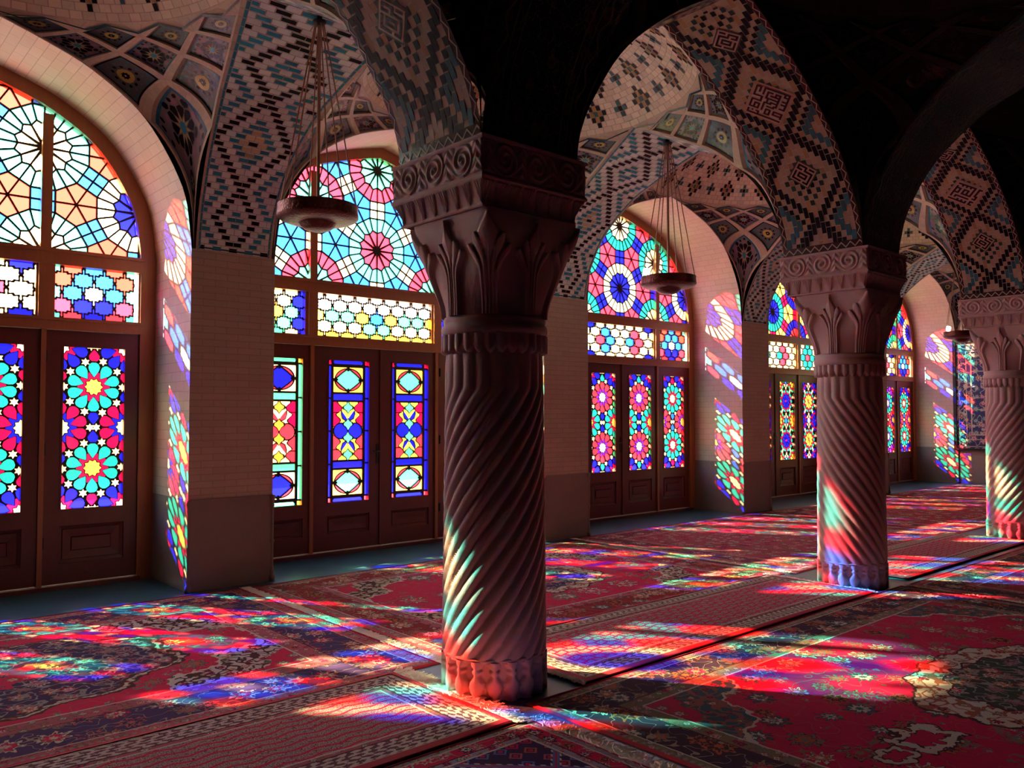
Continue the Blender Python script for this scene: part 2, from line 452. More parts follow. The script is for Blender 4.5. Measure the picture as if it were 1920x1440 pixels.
class Arch:
    """half profile from spring to apex, parametrised by arc length"""
    def __init__(s, prof, half, rise):
        p = [(x * half, z * rise) for x, z in catmull(prof)]; s.p = p; s.d = [0]
        for a, b in zip(p, p[1:]): s.d.append(s.d[-1] + math.hypot(b[0] - a[0], b[1] - a[1]))
        s.L = s.d[-1]
    def at(s, a):
        t = max(0, min(1, a)) * s.L
        for i in range(len(s.d) - 1):
            if t <= s.d[i + 1] + 1e-9:
                k = (t - s.d[i]) / max(1e-9, s.d[i + 1] - s.d[i]); p, q = s.p[i], s.p[i + 1]
                return (p[0] + (q[0] - p[0]) * k, p[1] + (q[1] - p[1]) * k)
        return s.p[-1]
    def outline(s, z0, n=24):
        """closed arch polygon from left spring over the apex to right spring"""
        h = [s.at(k / n) for k in range(n + 1)]
        return [(x, z0 + z) for x, z in h] + [(-x, z0 + z) for x, z in h[-2::-1]]
GARCH = Arch(WPROF, 1.60, 1.48); FARCH = Arch(WPROF, 1.705, 1.61); OARCH = Arch(WPROF, 1.77, 1.68)
RARCH = Arch(RPROF, 1.735, 1.60); TARCH = Arch(TPROF, 1.56, 1.56)

def arch_glass(pal):
    """dodecagon rosettes, hexagon stars and four-part squares (4.6.12 tiling)"""
    e = .1938; Ri = 1.866 * e; Rc = 1.9319 * e; d = 2 * Ri + e; sh = []; lw = .0075
    zc = 3.355; c0 = (0, zc); centres = []
    for i in range(-4, 5):
        for j in range(-4, 5):
            c = (i * d * math.sqrt(3) / 2, zc + j * d + (i % 2) * d / 2)
            if abs(c[0]) < 2.2 and 2.4 < c[1] < 4.9: centres.append((c, i))
    def add(poly, col): sh.append((inset(poly, lw), col))
    for c, i in centres:
        P = pal(c, i); rv, rt = .53 * Rc, .62 * Rc
        for k in range(12):
            a = 30 * k
            add([pol(c, .02, a + 15), pol(c, rv, a), pol(c, rt, a + 15), pol(c, rv, a + 30)], P[0])
            add([pol(c, rv, a), pol(c, Ri, a), pol(c, Rc, a + 15), pol(c, rt, a + 15)], P[1])
            add([pol(c, rt, a + 15), pol(c, Rc, a + 15), pol(c, Ri, a + 30), pol(c, rv, a + 30)], P[1])
        for a in (90, 30, -30):             # squares on the links (each link once)
            m = pol(c, d / 2, a); hh = e / 2; u = (math.cos(math.radians(a)), math.sin(math.radians(a))); w = (-u[1], u[0])
            for s in (-1, 1):
                for q in (-1, 1):
                    add([(m[0] + x * u[0] + y * w[0], m[1] + x * u[1] + y * w[1]) for x, y in ((0, 0), (s * hh, 0), (s * hh, q * hh), (0, q * hh))], P[3])
        for a in (0, 60):                   # hexagons at the two triangles belonging to this centre
            m = pol(c, d / math.sqrt(3), a); rh = e; ri = e * .866
            for k in range(6):
                t = 60 * k + a
                add([m, pol(m, ri, t), pol(m, rh, t + 30), pol(m, ri, t + 60)], P[2])
    clip = GARCH.outline(2.93)
    return glazing(clip, sh, 'arch_glass')
# ---------------------------------------------------------------- windows and doors
def spal(petal, kite, star, fo, fi=None, alt=None): return {'petal': petal, 'kite': kite, 'star': star, 'fill_out': fo, 'fill_in': fi or fo, 'alt': alt or petal}
P_TEAL = {'centre': spal('teal', 'red', 'yellow', 'red', 'blue'), 'side': spal('red', 'blue', 'cream', 'blue'), 'corner': spal('blue', 'red', 'white', 'red'), 'star': 'cream'}
P_PINK = {'centre': spal('pink', 'violet', 'white', 'teal', 'blue'), 'side': spal('teal', 'red', 'yellow', 'green'), 'corner': spal('blue', 'red', 'cream', 'green'), 'star': 'cream'}
P_AQUA = {'centre': spal('teal', 'red', 'cream', 'red', 'sky'), 'side': spal('pink', 'violet', 'yellow', 'red'), 'corner': spal('blue', 'red', 'cream', 'pink'), 'star': 'cream'}
P_ROSE = {'centre': spal('teal', 'violet', 'white', 'violet', 'red'), 'side': spal('pink', 'blue', 'yellow', 'red'), 'corner': spal('violet', 'red', 'cream', 'blue'), 'star': 'cream'}
F_AMB = {'centre': {'back': 'red', 'petal': 'yellow', 'oval': 'teal'}, 'side': {'back': 'red', 'petal': 'blue', 'oval': 'blue'}, 'star': 'cream', 'mid': 'white'}
F_BLU = {'centre': {'back': 'red', 'petal': 'blue', 'oval': 'teal'}, 'side': {'back': 'red', 'petal': 'amber', 'oval': 'green'}, 'star': 'cream', 'mid': 'sky'}
GW, GH = .53, 1.44
leafglass = {'teal': girih(GW, GH, P_TEAL), 'pink': girih(GW, GH, P_PINK), 'aqua': girih(GW, GH, P_AQUA), 'rose': girih(GW, GH, P_ROSE),
             'amber': flower_panel(GW, GH, F_AMB), 'blue': flower_panel(GW, GH, F_BLU),
             'medallion': medallion_panel(GW, 1.56, 0), 'green': medallion_panel(GW, 1.56, 1)}
def pal_a(c, i):    # yellow hearts with teal rims, blue heart in the middle
    if i == 0 and abs(c[1] - 3.355) < .1: return ('blue', 'cream', 'pink', 'blue')
    if abs(i) == 2: return ('blue', 'cream', 'pink', 'blue')
    return ('cream', 'teal', 'pink', 'blue')
def pal_a1(c, i):
    k = pal_a(c, i); return tuple('aqua' if q == 'teal' else 'salmon' if q == 'pink' else ('sky' if q == 'blue' and n == 3 else q) for n, q in enumerate(k))
def pal_b(c, i):
    if i == 0 and abs(c[1] - 3.355) < .1: return ('pink', 'aqua', 'sky', 'cream')
    if i == 0: return ('mint', 'pink', 'sky', 'cream')
    return ('aqua', 'pink', 'sky', 'cream')
def pal_d(c, i):
    if i == 0 and abs(c[1] - 3.355) < .1: return ('blue', 'teal', 'yellow', 'red')
    if abs(i) == 1: return ('pink', 'blue', 'yellow', 'red')
    return ('blue', 'teal', 'yellow', 'red')
archglass = {0: arch_glass(pal_a1), 1: arch_glass(pal_b), 2: arch_glass(pal_a), 3: arch_glass(pal_d)}
def tc_mid(i, j):      # wide light of the second bay
    if abs(i) > 16: return 'blue'
    if j >= 2: return 'white'
    if j == 1: return 'cream' if abs(i) > 9 else ('white' if abs(i) < 8 else 'mint')
    if j == 0: return {0: 'sky', 2: 'amber', -2: 'amber', 4: 'mint', 6: 'mint', -4: 'mint', -6: 'mint', 8: 'amber', -8: 'yellow'}.get(i, 'cream')
    if j == -1: return 'mint' if i in (-1, 1) else 'cream'
    return 'yellow'
def tc_dia(i, j):      # blue and pink lozenges on cream
    k = (i + 18) % 6 - 3
    q = abs(k) + abs(j)
    a = ((i + 21) // 6) % 2
    if q <= 2: return 'sky' if a else 'pink'
    if abs(i) >= 8: return 'teal'
    return 'cream' if q < 4 else ('blue' if a == 0 else 'white')
def tc_side(i, j):     # clear centre, blue ring, pink corners
    q = abs(i) + abs(j)
    if q == 0: return 'white'
    if q <= 2: return 'sky' if j >= 0 else 'blue'
    if abs(i) >= 4: return 'aqua'
    return 'salmon' if j >= 0 else 'pink'
def tc_sidey(i, j):
    q = abs(i) + abs(j)
    if q == 0: return 'amber'
    if abs(i) >= 3: return 'blue'
    if q <= 2: return 'mint' if j <= 0 else 'cream'
    return 'cream'
def tc_sideg(i, j):
    q = abs(i) + abs(j)
    if q == 0: return 'pink'
    if q <= 2: return 'teal'
    return 'blue' if abs(i) >= 4 else 'cream'
def tc_dia2(i, j):
    k = (i + 18) % 6 - 3; q = abs(k) + abs(j); a = ((i + 21) // 6) % 2
    if q <= 2: return 'teal' if a else 'pink'
    return 'red' if abs(i) > 7 else 'cream'
TW, TS, TH = 1.50, .69, .46
trans = {'mid': transom(TW, TH, 8, tc_mid), 'dia': transom(TW, TH, 7, tc_dia), 'dia2': transom(TW, TH, 7, tc_dia2),
         'side': transom(TS, TH, 4, tc_side), 'sidey': transom(TS, TH, 4, tc_sidey), 'sideg': transom(TS, TH, 4, tc_sideg)}

def strip_arch(mb, outer, zo, inner, zi, y0, y1, n=40, m=0):
    """arched board between two profiles, from y0 (room side) to y1"""
    O = outer.outline(zo, n); I = inner.outline(zi, n)
    for k in range(len(O) - 1):
        a, b, c, d = O[k], O[k + 1], I[k + 1], I[k]
        mb.face([(a[0], y0, a[1]), (d[0], y0, d[1]), (c[0], y0, c[1]), (b[0], y0, b[1])], m)
        mb.face([(a[0], y1, a[1]), (b[0], y1, b[1]), (c[0], y1, c[1]), (d[0], y1, d[1])], m)
        mb.face([(d[0], y0, d[1]), (d[0], y1, d[1]), (c[0], y1, c[1]), (c[0], y0, c[1])], m)
        mb.face([(a[0], y0, a[1]), (b[0], y0, b[1]), (b[0], y1, b[1]), (a[0], y1, a[1])], m)
fm = MB(); strip_arch(fm, OARCH, ZS, GARCH, 2.93, -.055, .055)
for s in (-1, 1): fm.box(min(s * 1.60, s * 1.77), max(s * 1.60, s * 1.77), -.055, .055, 0, 2.93)
FRAME = fm.mesh('window_frame', [M['wood_light']])
rm = MB(); rm.box(-1.62, 1.62, -.065, .065, 2.80, 2.935); rm.box(-1.62, 1.62, -.08, -.065, 2.905, 2.935); RAIL1 = rm.mesh('upper_rail', [M['wood_light']])
rm = MB(); rm.box(-1.62, 1.62, -.065, .065, 2.235, 2.34); rm.box(-1.62, 1.62, -.075, -.065, 2.315, 2.34); RAIL2 = rm.mesh('lower_rail', [M['wood_light']])
mm = MB(); mm.box(-.042, .042, -.06, .06, 2.93, 4.10); mm.box(-.05, .05, -.06, .06, 2.34, 2.80); mm.box(-.02, .02, -.05, .05, 0, 2.235); MULL = mm.mesh('mullion', [M['wood_light']])
sm = MB()
sm.box(-1.62, 1.62, -.10, .10, -.0, .035); SILL = sm.mesh('threshold', [M['wood']])

def leaf_mesh(w, gz0, gz1):
    m = MB(); h = w / 2; g = GW / 2; t = .028
    m.box(-h, -g, -t, t, .04, 2.232); m.box(g, h, -t, t, .04, 2.232)
    m.box(-g, g, -t, t, gz1, 2.232); m.box(-g, g, -t, t, gz0 - .13, gz0); m.box(-g, g, -t, t, .04, .21)
    # glazing bead
    b = .014
    m.box(-g, -g + b, -t - .006, t, gz0, gz1); m.box(g - b, g, -t - .006, t, gz0, gz1); m.box(-g + b, g - b, -t - .006, t, gz1 - b, gz1); m.box(-g + b, g - b, -t - .006, t, gz0, gz0 + b)
    return m.mesh('leaf_frame', [M['wood']])
def panel_mesh(z1):
    m = MB(); g = GW / 2; z0 = .21
    R = [(0, -.012), (.03, -.003), (.035, -.012), (.10, -.004), (.11, .001)]
    for k in range(len(R) - 1):
        (d0, y0), (d1, y1) = R[k], R[k + 1]
        A = [(-g + d0, y0, z0 + d0), (g - d0, y0, z0 + d0), (g - d0, y0, z1 - d0), (-g + d0, y0, z1 - d0)]
        B = [(-g + d1, y1, z0 + d1), (g - d1, y1, z0 + d1), (g - d1, y1, z1 - d1), (-g + d1, y1, z1 - d1)]
        for i in range(4): m.face([A[i], A[(i + 1) % 4], B[(i + 1) % 4], B[i]], 0)
    d = .11; m.face([(-g + d, -.016, z0 + d), (g - d, -.016, z0 + d), (g - d, -.016, z1 - d), (-g + d, -.016, z1 - d)], 0)
    m.face([(g, .016, z0), (-g, .016, z0), (-g, .016, z1), (g, .016, z1)], 0)
    return m.mesh('wood_panel', [M['wood']])
LEAF = {k: leaf_mesh(.809, *z) for k, z in {'a': (.665, 2.105), 'b': (.54, 2.10)}.items()}
PANEL = {'a': panel_mesh(.535), 'b': panel_mesh(.41)}
hm = MB(); hm.box(-.018, .018, -.036, -.028, .95, 1.17); hm.tube([(0, -.036, 1.09), (0, -.075, 1.09), (-.02, -.082, 1.09), (-.10, -.082, 1.085)], .009, 8)
hm.box(.022, .058, -.042, -.026, .04, 2.23, 1); HANDLE = hm.mesh('handle', [M['iron'], M['wood']])
gm_ = MB(); gm_.tube([(0, -.034, -.05), (0, -.034, .05)], .012, 8); HINGE = gm_.mesh('hinge', [M['iron']])

BAYWHERE = ['nearest bay at the left edge of the photo', 'second bay, behind the foreground column', 'third bay, between the foreground and middle columns',
            'fourth bay, just left of the middle column', 'last bay beside the end wall']
ARCHDESC = ['aqua and cream rosettes with salmon stars', 'pink-hearted aqua rosette under a green one', 'blue-hearted cream rosette and pink stars',
            'pink and blue rosettes with yellow stars', 'teal and cream rosettes, small and far away']
LEAFKIND = [('teal', 'teal', 'teal', 'teal'), ('green', 'medallion', 'medallion', 'green'), ('aqua', 'pink', 'pink', 'aqua'), ('blue', 'amber', 'blue', 'amber'), ('rose', 'pink', 'rose', 'aqua')]
LEAFDESC = {'teal': 'teal-petalled rosettes', 'green': 'green borders and blue roundels', 'medallion': 'blue borders and green roundels', 'aqua': 'teal rosettes with red kites',
            'pink': 'pink-petalled rosettes', 'blue': 'blue flowers among green ovals', 'amber': 'yellow flowers among green ovals', 'rose': 'teal rosettes with violet kites'}
LEAFPOS = ['far left leaf', 'left middle leaf', 'right middle leaf', 'far right leaf']
dn = 0
for b in range(5):
    xc = bayx(b) - .03; xd = xc + (.045 if b == 1 else .012)
    w = empty('window_%d' % (b + 1), (xc, YD, 0))
    tag(w, 'pointed arch window of stained glass with %s, %s' % (ARCHDESC[b], BAYWHERE[b]), 'window', None, 'structure')
    inst('window_frame', FRAME, w); inst('upper_rail', RAIL1, w); inst('lower_rail', RAIL2, w); inst('threshold', SILL, w)
    for s in (-1, 1): inst('mullion', MULL, w, (s * .815, 0, 0))
    ag = archglass[{0: 0, 1: 1, 2: 2, 3: 3, 4: 2}[b]]
    g = inst('arch_glazing', ag[0], w); inst('lattice', ag[1], g)
    side = ['side', 'sidey', 'side', 'sideg', 'side'][b]; mid = ['dia', 'mid', 'dia', 'dia2', 'dia'][b]
    for x, k in ((-1.215, side), (0, mid), (1.215, side)):
        g = inst('transom_glazing', trans[k][0], w, (x, 0, 2.57)); inst('lattice', trans[k][1], g)
    # wooden margin round the transom lights
    mg = MB()
    for x0, x1, wd in ((-1.62, -.865, TS), (-.765, .765, TW), (.865, 1.62, TS)):
        c = (x0 + x1) / 2
        mg.box(x0, c - wd / 2, -.03, .03, 2.34, 2.80); mg.box(c + wd / 2, x1, -.03, .03, 2.34, 2.80)
    mg.build('transom_frame', M['wood_light'], w)
    zk = 'b' if b == 1 else 'a'
    for l in range(4):
        dn += 1
        d = empty('door_%d' % dn, (xd + (-1.2155, -.405, .405, 1.2155)[l], YD, 0))
        kd = LEAFKIND[b][l]
        tag(d, 'wooden door leaf with stained glass of %s, %s of the %s' % (LEAFDESC[kd], LEAFPOS[l], BAYWHERE[b]), 'door', None, 'structure')
        inst('leaf_frame', LEAF[zk], d); inst('wood_panel', PANEL[zk], d)
        gp = leafglass[kd]
        g = inst('glass_panel', gp[0], d, (0, 0, 1.385 if zk == 'a' else 1.32)); inst('lattice', gp[1], g)
        if l == 1: inst('handle', HANDLE, d, (.365, 0, 0))
        if l in (2, 3):
            for z in (.4, 1.2, 2.0): inst('hinge', HINGE, d, ((.39 if l == 2 else -.39), 0, z))

# ---------------------------------------------------------------- window wall: piers, dados, reveals
wall = empty('wall_back', (0, YP, 0)); tag(wall, 'pale brick window wall with deep arched recesses', 'wall', None, 'structure')
for k in range(-1, 5):
    x0 = colx(k) - .38 if k >= 0 else -6.0; x1 = colx(k) + .38 if k < 4 else XEND
    if k == -1: x1 = bayx(0) - 1.705
    if k == 4: x0 = bayx(4) + 1.705
    if x1 - x0 < .01: continue
    m = MB()
    def wallquad(xa, ya, xb, yb, z0, z1, mat):
        L = math.hypot(xb - xa, yb - ya); m.face([(xa, ya, z0), (xb, yb, z0), (xb, yb, z1), (xa, ya, z1)], mat, [(0, z0), (L, z0), (L, z1), (0, z1)])
    wallquad(x0, 0, x1, 0, .775, ZS, 0); wallquad(x0, YD - YP + .06, x0, 0, .775, ZS, 1); wallquad(x1, 0, x1, YD - YP + .06, .775, ZS, 1)
    m.face([(x0, 0, ZS), (x1, 0, ZS), (x1, .99, ZS), (x0, .99, ZS)], 0)
    m.build('pier', [M['brick'], M['reveal']], wall)
    m = MB(); e = .012
    m.face([(x0 - 0, -e, 0), (x1 + 0, -e, 0), (x1, -e, .775), (x0, -e, .775)], 0)
    m.face([(x0, -e, .775), (x1, -e, .775), (x1, 0, .775), (x0, 0, .775)], 0)
    m.face([(x0 - .004, .93, 0), (x0 - .004, -e, 0), (x0 - .004, -e, .775), (x0 - .004, .93, .775)], 0)
    m.face([(x1 + .004, -e, 0), (x1 + .004, .93, 0), (x1 + .004, .93, .775), (x1 + .004, -e, .775)], 0)
    if k >= 0:
        for xx in (x0 + .005, x1 - .005):   # slim corner colonnette with beads
            m.lathe([(.0, .0), (.028, 0), (.028, .05), (.016, .06), (.022, .09), (.014, .11), (.014, .34), (.024, .36), (.014, .38), (.014, .66), (.022, .68), (.015, .70), (.026, .74), (.026, .775), (0, .775)], 12, 0, (xx, -.008))
    m.build('dado', M['dado'], wall)
for b in range(5):
    m = MB(); O = FARCH.outline(ZS, 30); s = 0
    for k in range(len(O) - 1):
        a, c = O[k], O[k + 1]; L = math.hypot(c[0] - a[0], c[1] - a[1]); yb = YD - YP + .06
        m.face([(a[0], 0, a[1]), (c[0], 0, c[1]), (c[0], yb, c[1]), (a[0], yb, a[1])], 0, [(0, s), (0, s + L), (yb, s + L), (yb, s)], smooth=True); s += L
    m.build('arch_reveal', M['reveal'], wall, (bayx(b), 0, 0))
# outer skin above and between the windows keeps daylight out of the vault void
m = MB(); yo = YD - YP + .06
for b in range(5):
    O = FARCH.outline(ZS, 30)
    for a, c in zip(O, O[1:]): m.face([(bayx(b) + a[0], yo, a[1]), (bayx(b) + a[0], yo, 6.4), (bayx(b) + c[0], yo, 6.4), (bayx(b) + c[0], yo, c[1])], 0)
xs = [-6.2] + [v for b in range(5) for v in (bayx(b) - 1.705, bayx(b) + 1.705)] + [XEND + .3]
for a, c in zip(xs[::2], xs[1::2]): m.face([(a, yo, -.1), (a, yo, 6.4), (c, yo, 6.4), (c, yo, -.1)], 0)
m.build('outer_skin', M['plaster'], wall)

we = MB(); L = 14.0
def eq(y0, y1, z0, z1, mat): we.face([(XEND, y0, z0), (XEND, y1, z0), (XEND, y1, z1), (XEND, y0, z1)], mat, [(y0, z0), (y1, z0), (y1, z1), (y0, z1)])
eq(-5.5, 8.06, .775, 6.2, 0); eq(-5.5, 8.06, 0, .775, 1)
tag(we.build('wall_right', [M['reveal'], M['dado']]), 'end wall of pale brick closing the hall at the far right', 'wall', None, 'structure')
we = MB(); we.face([(-6, 8.06, 0), (-6, -5.5, 0), (-6, -5.5, 6.2), (-6, 8.06, 6.2)], 0, [(0, 0), (13, 0), (13, 6), (0, 6)]); tag(we.build('wall_left', M['dim']), kind='structure')
we = MB(); we.face([(-6, -5.5, 0), (XEND, -5.5, 0), (XEND, -5.5, 6.2), (-6, -5.5, 6.2)], 0, [(0, 0), (25, 0), (25, 6), (0, 6)]); tag(we.build('wall_front', M['dim']), kind='structure')

# ---------------------------------------------------------------- vaults
ceil = empty('ceiling', (0, 0, 0)); tag(ceil, 'tiled brick vaults and pointed arches over the hall', 'ceiling', None, 'structure')
rf = MB(); rf.face([(-6.2, -5.6, 6.2), (XEND + .3, -5.6, 6.2), (XEND + .3, 8.1, 6.2), (-6.2, 8.1, 6.2)], 0); rf.build('roof_slab', M['plaster'], ceil)
CREAM, BLACK, TEAL, YEL, PINKB, BROWN = (.74, .80, .76), (.006, .005, .008), (.04, .26, .36), (.66, .56, .32), (.42, .29, .20), (.38, .22, .11)
LBLUE = (.12, .30, .45)
def jit(c, k=.12):
    q = 1 + random.uniform(-k, k); return tuple(x * q for x in c)
def diam(i, j, P):
    """distance measure inside the lozenge lattice of half size P"""
    a = (i % (2 * P)); b2 = (j % (2 * P)); a = min(a, 2 * P - a); b2 = min(b2, 2 * P - b2)
    return a + b2                  # 0 at lozenge centre, P on the outline, 2P at the side centre
WSEG = [(5, 5), (18, 8), (32, 6), (44, 6)]       # lozenge centres (row) and half sizes along the white bands
def pat_white(i, j):
    """i across (centre 0), j along"""
    c, P = min(WSEG, key=lambda k: abs(j - k[0]) - k[1]); q = abs(i) + abs(j - c)
    if q == P: return BLACK
    if q < P:
        if P == 8: return TEAL if q == 4 else (YEL if q == 2 else (BLACK if q == 0 else None))
        return TEAL if q in (1, 2) else None
    if q == P + 4: return TEAL
    if q == P + 8: return BLACK
    return None
def pat_brown(i, j):
    """returns colour, length in half bricks"""
    c = ((j - 5) % 16) - 8; q = abs(i) + abs(c); n = (j - 5) // 16
    if q == 8: return BLACK, 2
    if q == 4: return (.03, .055, .045), 1
    if q == 2: return (.03, .07, .06) if n % 2 else BLACK, 1
    if q == 10: return BLACK, 1
    if q == 12: return (.04, .13, .16), 2
    return None, 0
def brick_band(mb, fn, length, N, unit, pat, base, along=False, m=0):
    """fn(s,w,off) point; pale bricks two units long with coloured glazed bricks set in them; w in 0..1"""
    half = N // 2
    if not along:
        rows = int(round(length / (unit * 1.30)))
        for j in range(rows):
            s0, s1 = length * j / rows, length * (j + 1) / rows; g = (s1 - s0) * .17; i = -half - 1 + ((j + half) % 2)
            while i <= half:
                a, b2 = max(i, -half), min(i + 2, half + 1)
                if b2 > a:
                    w0, w1 = (a + half) / N, (b2 + half) / N
                    mb.face([fn(s0, w0), fn(s0, w1), fn(s1, w1), fn(s1, w0)], m, None, jit(base))
                    c = pat(i + 1 if i + 1 <= half else i, j)
                    if c:
                        e = .07 / N; mb.face([fn(s0 + g, w0 + e, .003), fn(s0 + g, w1 - e, .003), fn(s1 - g, w1 - e, .003), fn(s1 - g, w0 + e, .003)], m, [(.1, .1), (.9, .1), (.9, .9), (.1, .9)], jit(c, .3))
                i += 2
    else:
        rows = int(round(length / unit))
        for i in range(-half, half + 1):
            w0, w1 = (i + half) / N, (i + half + 1) / N; j = -(abs(i) % 2); e = .07 / N
            while j < rows:
                a, b2 = max(j, 0), min(j + 2, rows)
                if b2 > a:
                    s0, s1 = length * a / rows, length * b2 / rows
                    mb.face([fn(s0, w0), fn(s0, w1), fn(s1, w1), fn(s1, w0)], m, None, jit(base if (i * 3 + j) % 5 else BROWN))
                    c, ln = pat(i, j + 1)
                    if c is not None:
                        g = (length / rows) * .07; t1 = s1 if ln == 2 else (s0 + s1) / 2
                        mb.face([fn(s0 + g, w0 + e, .003), fn(s0 + g, w1 - e, .003), fn(t1 - g, w1 - e, .003), fn(t1 - g, w0 + e, .003)], m, [(.1, .1), (.9, .1), (.9, .9), (.1, .9)], jit(c, .3))
                j += 2
KUF = ["#######..######.###", "#.....#..#....#...#", "####..#..#.####.#.#", "......#..#.#..#...#", "#####.####.####.#.#", "#...............###", "#.#####..######...#", "#.#...####........#",
       "#.#.#.#..#.#.####.#", "#...#.#.##.#.#..#.#", "#.###.#.#..#.####.#", "#.#.#.#.#.##......#", "#.#########..###..#", "#............#.#..#", "###..#.#..#..#.#..#", "#.#..#.#..#..#.#..#", "###########..####.#"]
KUS = ["###.#####", "#.#.....#", "#.#.###.#", "#...#.#.#", "###.#.#.#", "..#.#.#..", "#.#.###.#", "#.#.....#", "#.#######"]
KUT = ["#.########.#", "#..#..#....#", "##.####.##.#", "#.......#..#", "##.####.#.##", "#..#..#.#..#", "##.####.#.##", "#.....#.#..#", "#######.#.##", "............", "######.#.###", "#....###.#.#"]
def kufic(mb, fn, s, w, size, length, width, rows, bc, fg, bg, dz):
    """square-script plaque set diagonally on a soffit; fn2(s,w,off) gives points"""
    n = len(rows); mcol = len(rows[0]); N = n + 3; Mc = mcol + 3
    def P(u, v, off):
        d = size / math.sqrt(2); uu, vv = u - .5, v - .5
        return fn(s - (uu + vv) * d, w + (uu - vv) * d / width, off)
    def quad(u0, u1, v0, v1, c, off): mb.face([P(u0, v0, off), P(u1, v0, off), P(u1, v1, off), P(u0, v1, off)], 1, None, c)
    K = 4
    for i in range(K):
        for j in range(K): quad(i / K, (i + 1) / K, j / K, (j + 1) / K, bc, dz)
    for i in range(K):
        for j in range(K):
            a = .06; u = lambda k: a + (1 - 2 * a) * k / K
            quad(u(i), u(i + 1), u(j), u(j + 1), bg, dz * 1.6)
    for r, row in enumerate(rows):
        for c, ch in enumerate(row):
            if ch == '#': quad((c + 1.5) / Mc, (c + 2.5) / Mc, (r + 1.5) / N, (r + 2.5) / N, fg, dz * 2.2)
def braid(mb, fn, length, w0, w1, n, m=1):
    """wavy cream line on a dark strip"""
    for k in range(n):
        s0, s1 = length * k / n, length * (k + 1) / n
        mb.face([fn(s0, w0, 0), fn(s0, w1, 0), fn(s1, w1, 0), fn(s1, w0, 0)], m, None, (.05, .02, .018))
        wa = w0 + (w1 - w0) * .5
        for q in range(4):
            sa, sb = s0 + (s1 - s0) * q / 4, s0 + (s1 - s0) * (q + 1) / 4
            fa = lambda t: wa + (w1 - w0) * .30 * math.sin(2 * PI * t)
            t0, t1 = q / 4, (q + 1) / 4; h = (w1 - w0) * .09
            for sg in (1,):
                mb.face([fn(sa, wa + sg * (fa(t0) - wa) - h, .003), fn(sa, wa + sg * (fa(t0) - wa) + h, .003), fn(sb, wa + sg * (fa(t1) - wa) + h, .003), fn(sb, wa + sg * (fa(t1) - wa) - h, .003)], m, None, (.45, .34, .26))
# --- row arches along x between the columns
def row_arch(k, parent):
    xc = bayx(k); y0, y1 = COLY - .36, COLY + .37; A = RARCH; mb = MB()
    for sd in (-1, 1):
        def fn(s, w, off=0, sd=sd):
            a = s / A.L; x, z = A.at(a); x2, z2 = A.at(min(1, a + .004)); x1_, z1_ = A.at(max(0, a - .004))
            tx, tz = x2 - x1_, z2 - z1_; q = math.hypot(tx, tz) or 1; nx, nz = -tz / q, tx / q
            if nx > 0 or nz > 0 and abs(nz) > abs(nx): nx, nz = -abs(nx), -abs(nz)
            x += nx * off; z += nz * off
            return (xc + sd * x, y0 + (y1 - y0) * w, ZS + z)
        e = .06
        brick_band(mb, lambda s, w, o=0: fn(s, e + (1 - 2 * e) * w, o), A.L, 15, .052, pat_brown, PINKB, True, 0)
        braid(mb, fn, A.L, 0, e, 26); braid(mb, fn, A.L, 1 - e, 1, 26)
        braid(mb, lambda s, w, off, fn=fn: fn(.07 * w, s, off + .004), 1.0, 0, 1, 9)
        W = y1 - y0
        kufic(mb, fn, .29 * A.L, .5, .20, A.L, W, KUS, (.05, .07, .045), BLACK, (.45, .28, .22), .004)
        kufic(mb, fn, .585 * A.L, .5, .34, A.L, W, KUF if k == 1 else KUT, (.42, .24, .16), (.03, .008, .006), (.44, .31, .26), .004)
        kufic(mb, fn, .86 * A.L, .5, .20, A.L, W, KUS[::-1], (.05, .07, .045), BLACK, (.45, .28, .22), .004)
    return mb.build('row_arch', [M['tile'], M['mosaic']], parent)
for k in range(0, 4): row_arch(k, ceil)
# --- transverse arches from columns to piers (widening towards the crown)
def flare(t): return .345 + .27 * max(0, 1 - abs(t)) ** 1.3
def trans_point(x0, yc, A, s, w, sd, off=0):
    a = s / A.L; y, z = A.at(a); h = flare(y / 1.56)
    return (x0 + (w - .5) * 2 * h, yc + sd * y, ZS + z - off)
def trans_arch(k, yc, parent, dark=False):
    mb = MB(); A = TARCH; x0 = colx(k)
    for sd in (-1, 1):
        f = lambda s, w, off=0, sd=sd: trans_point(x0, yc, A, s, w, sd, off)
        e = .055
        if not dark:
            brick_band(mb, lambda s, w, o=0: f(s, e + (1 - 2 * e) * w, o), A.L, 17, .041, pat_white, CREAM, False, 0)
            n = 30
            for q in range(n):
                s0, s1 = A.L * q / n, A.L * (q + 1) / n
                for a, b2, c in ((0, .03, (.55, .46, .37)), (.03, e, TEAL), (1 - e, .97, TEAL), (.97, 1, (.55, .46, .37))):
                    mb.face([f(s0, a), f(s0, b2), f(s1, b2), f(s1, a)], 0, None, jit(c))
            mb.face([f(0, 0, -.002), f(0, 1, -.002), f(.03, 1, .003), f(.03, 0, .003)], 0, None, (.04, .12, .14))
        else:
            n = 40; mcol = 12
            for q in range(n):
                for w in range(mcol):
                    s0, s1 = A.L * q / n, A.L * (q + 1) / n; w0, w1 = w / mcol, (w + 1) / mcol
                    mb.face([f(s0, w0), f(s0, w1), f(s1, w1), f(s1, w0)], 0, [(w0 * .8, s0), (w1 * .8, s0), (w1 * .8, s1), (w0 * .8, s1)])
    return mb.build('transverse_arch', [M['tile']] if not dark else [M['painted_shaded']], parent)
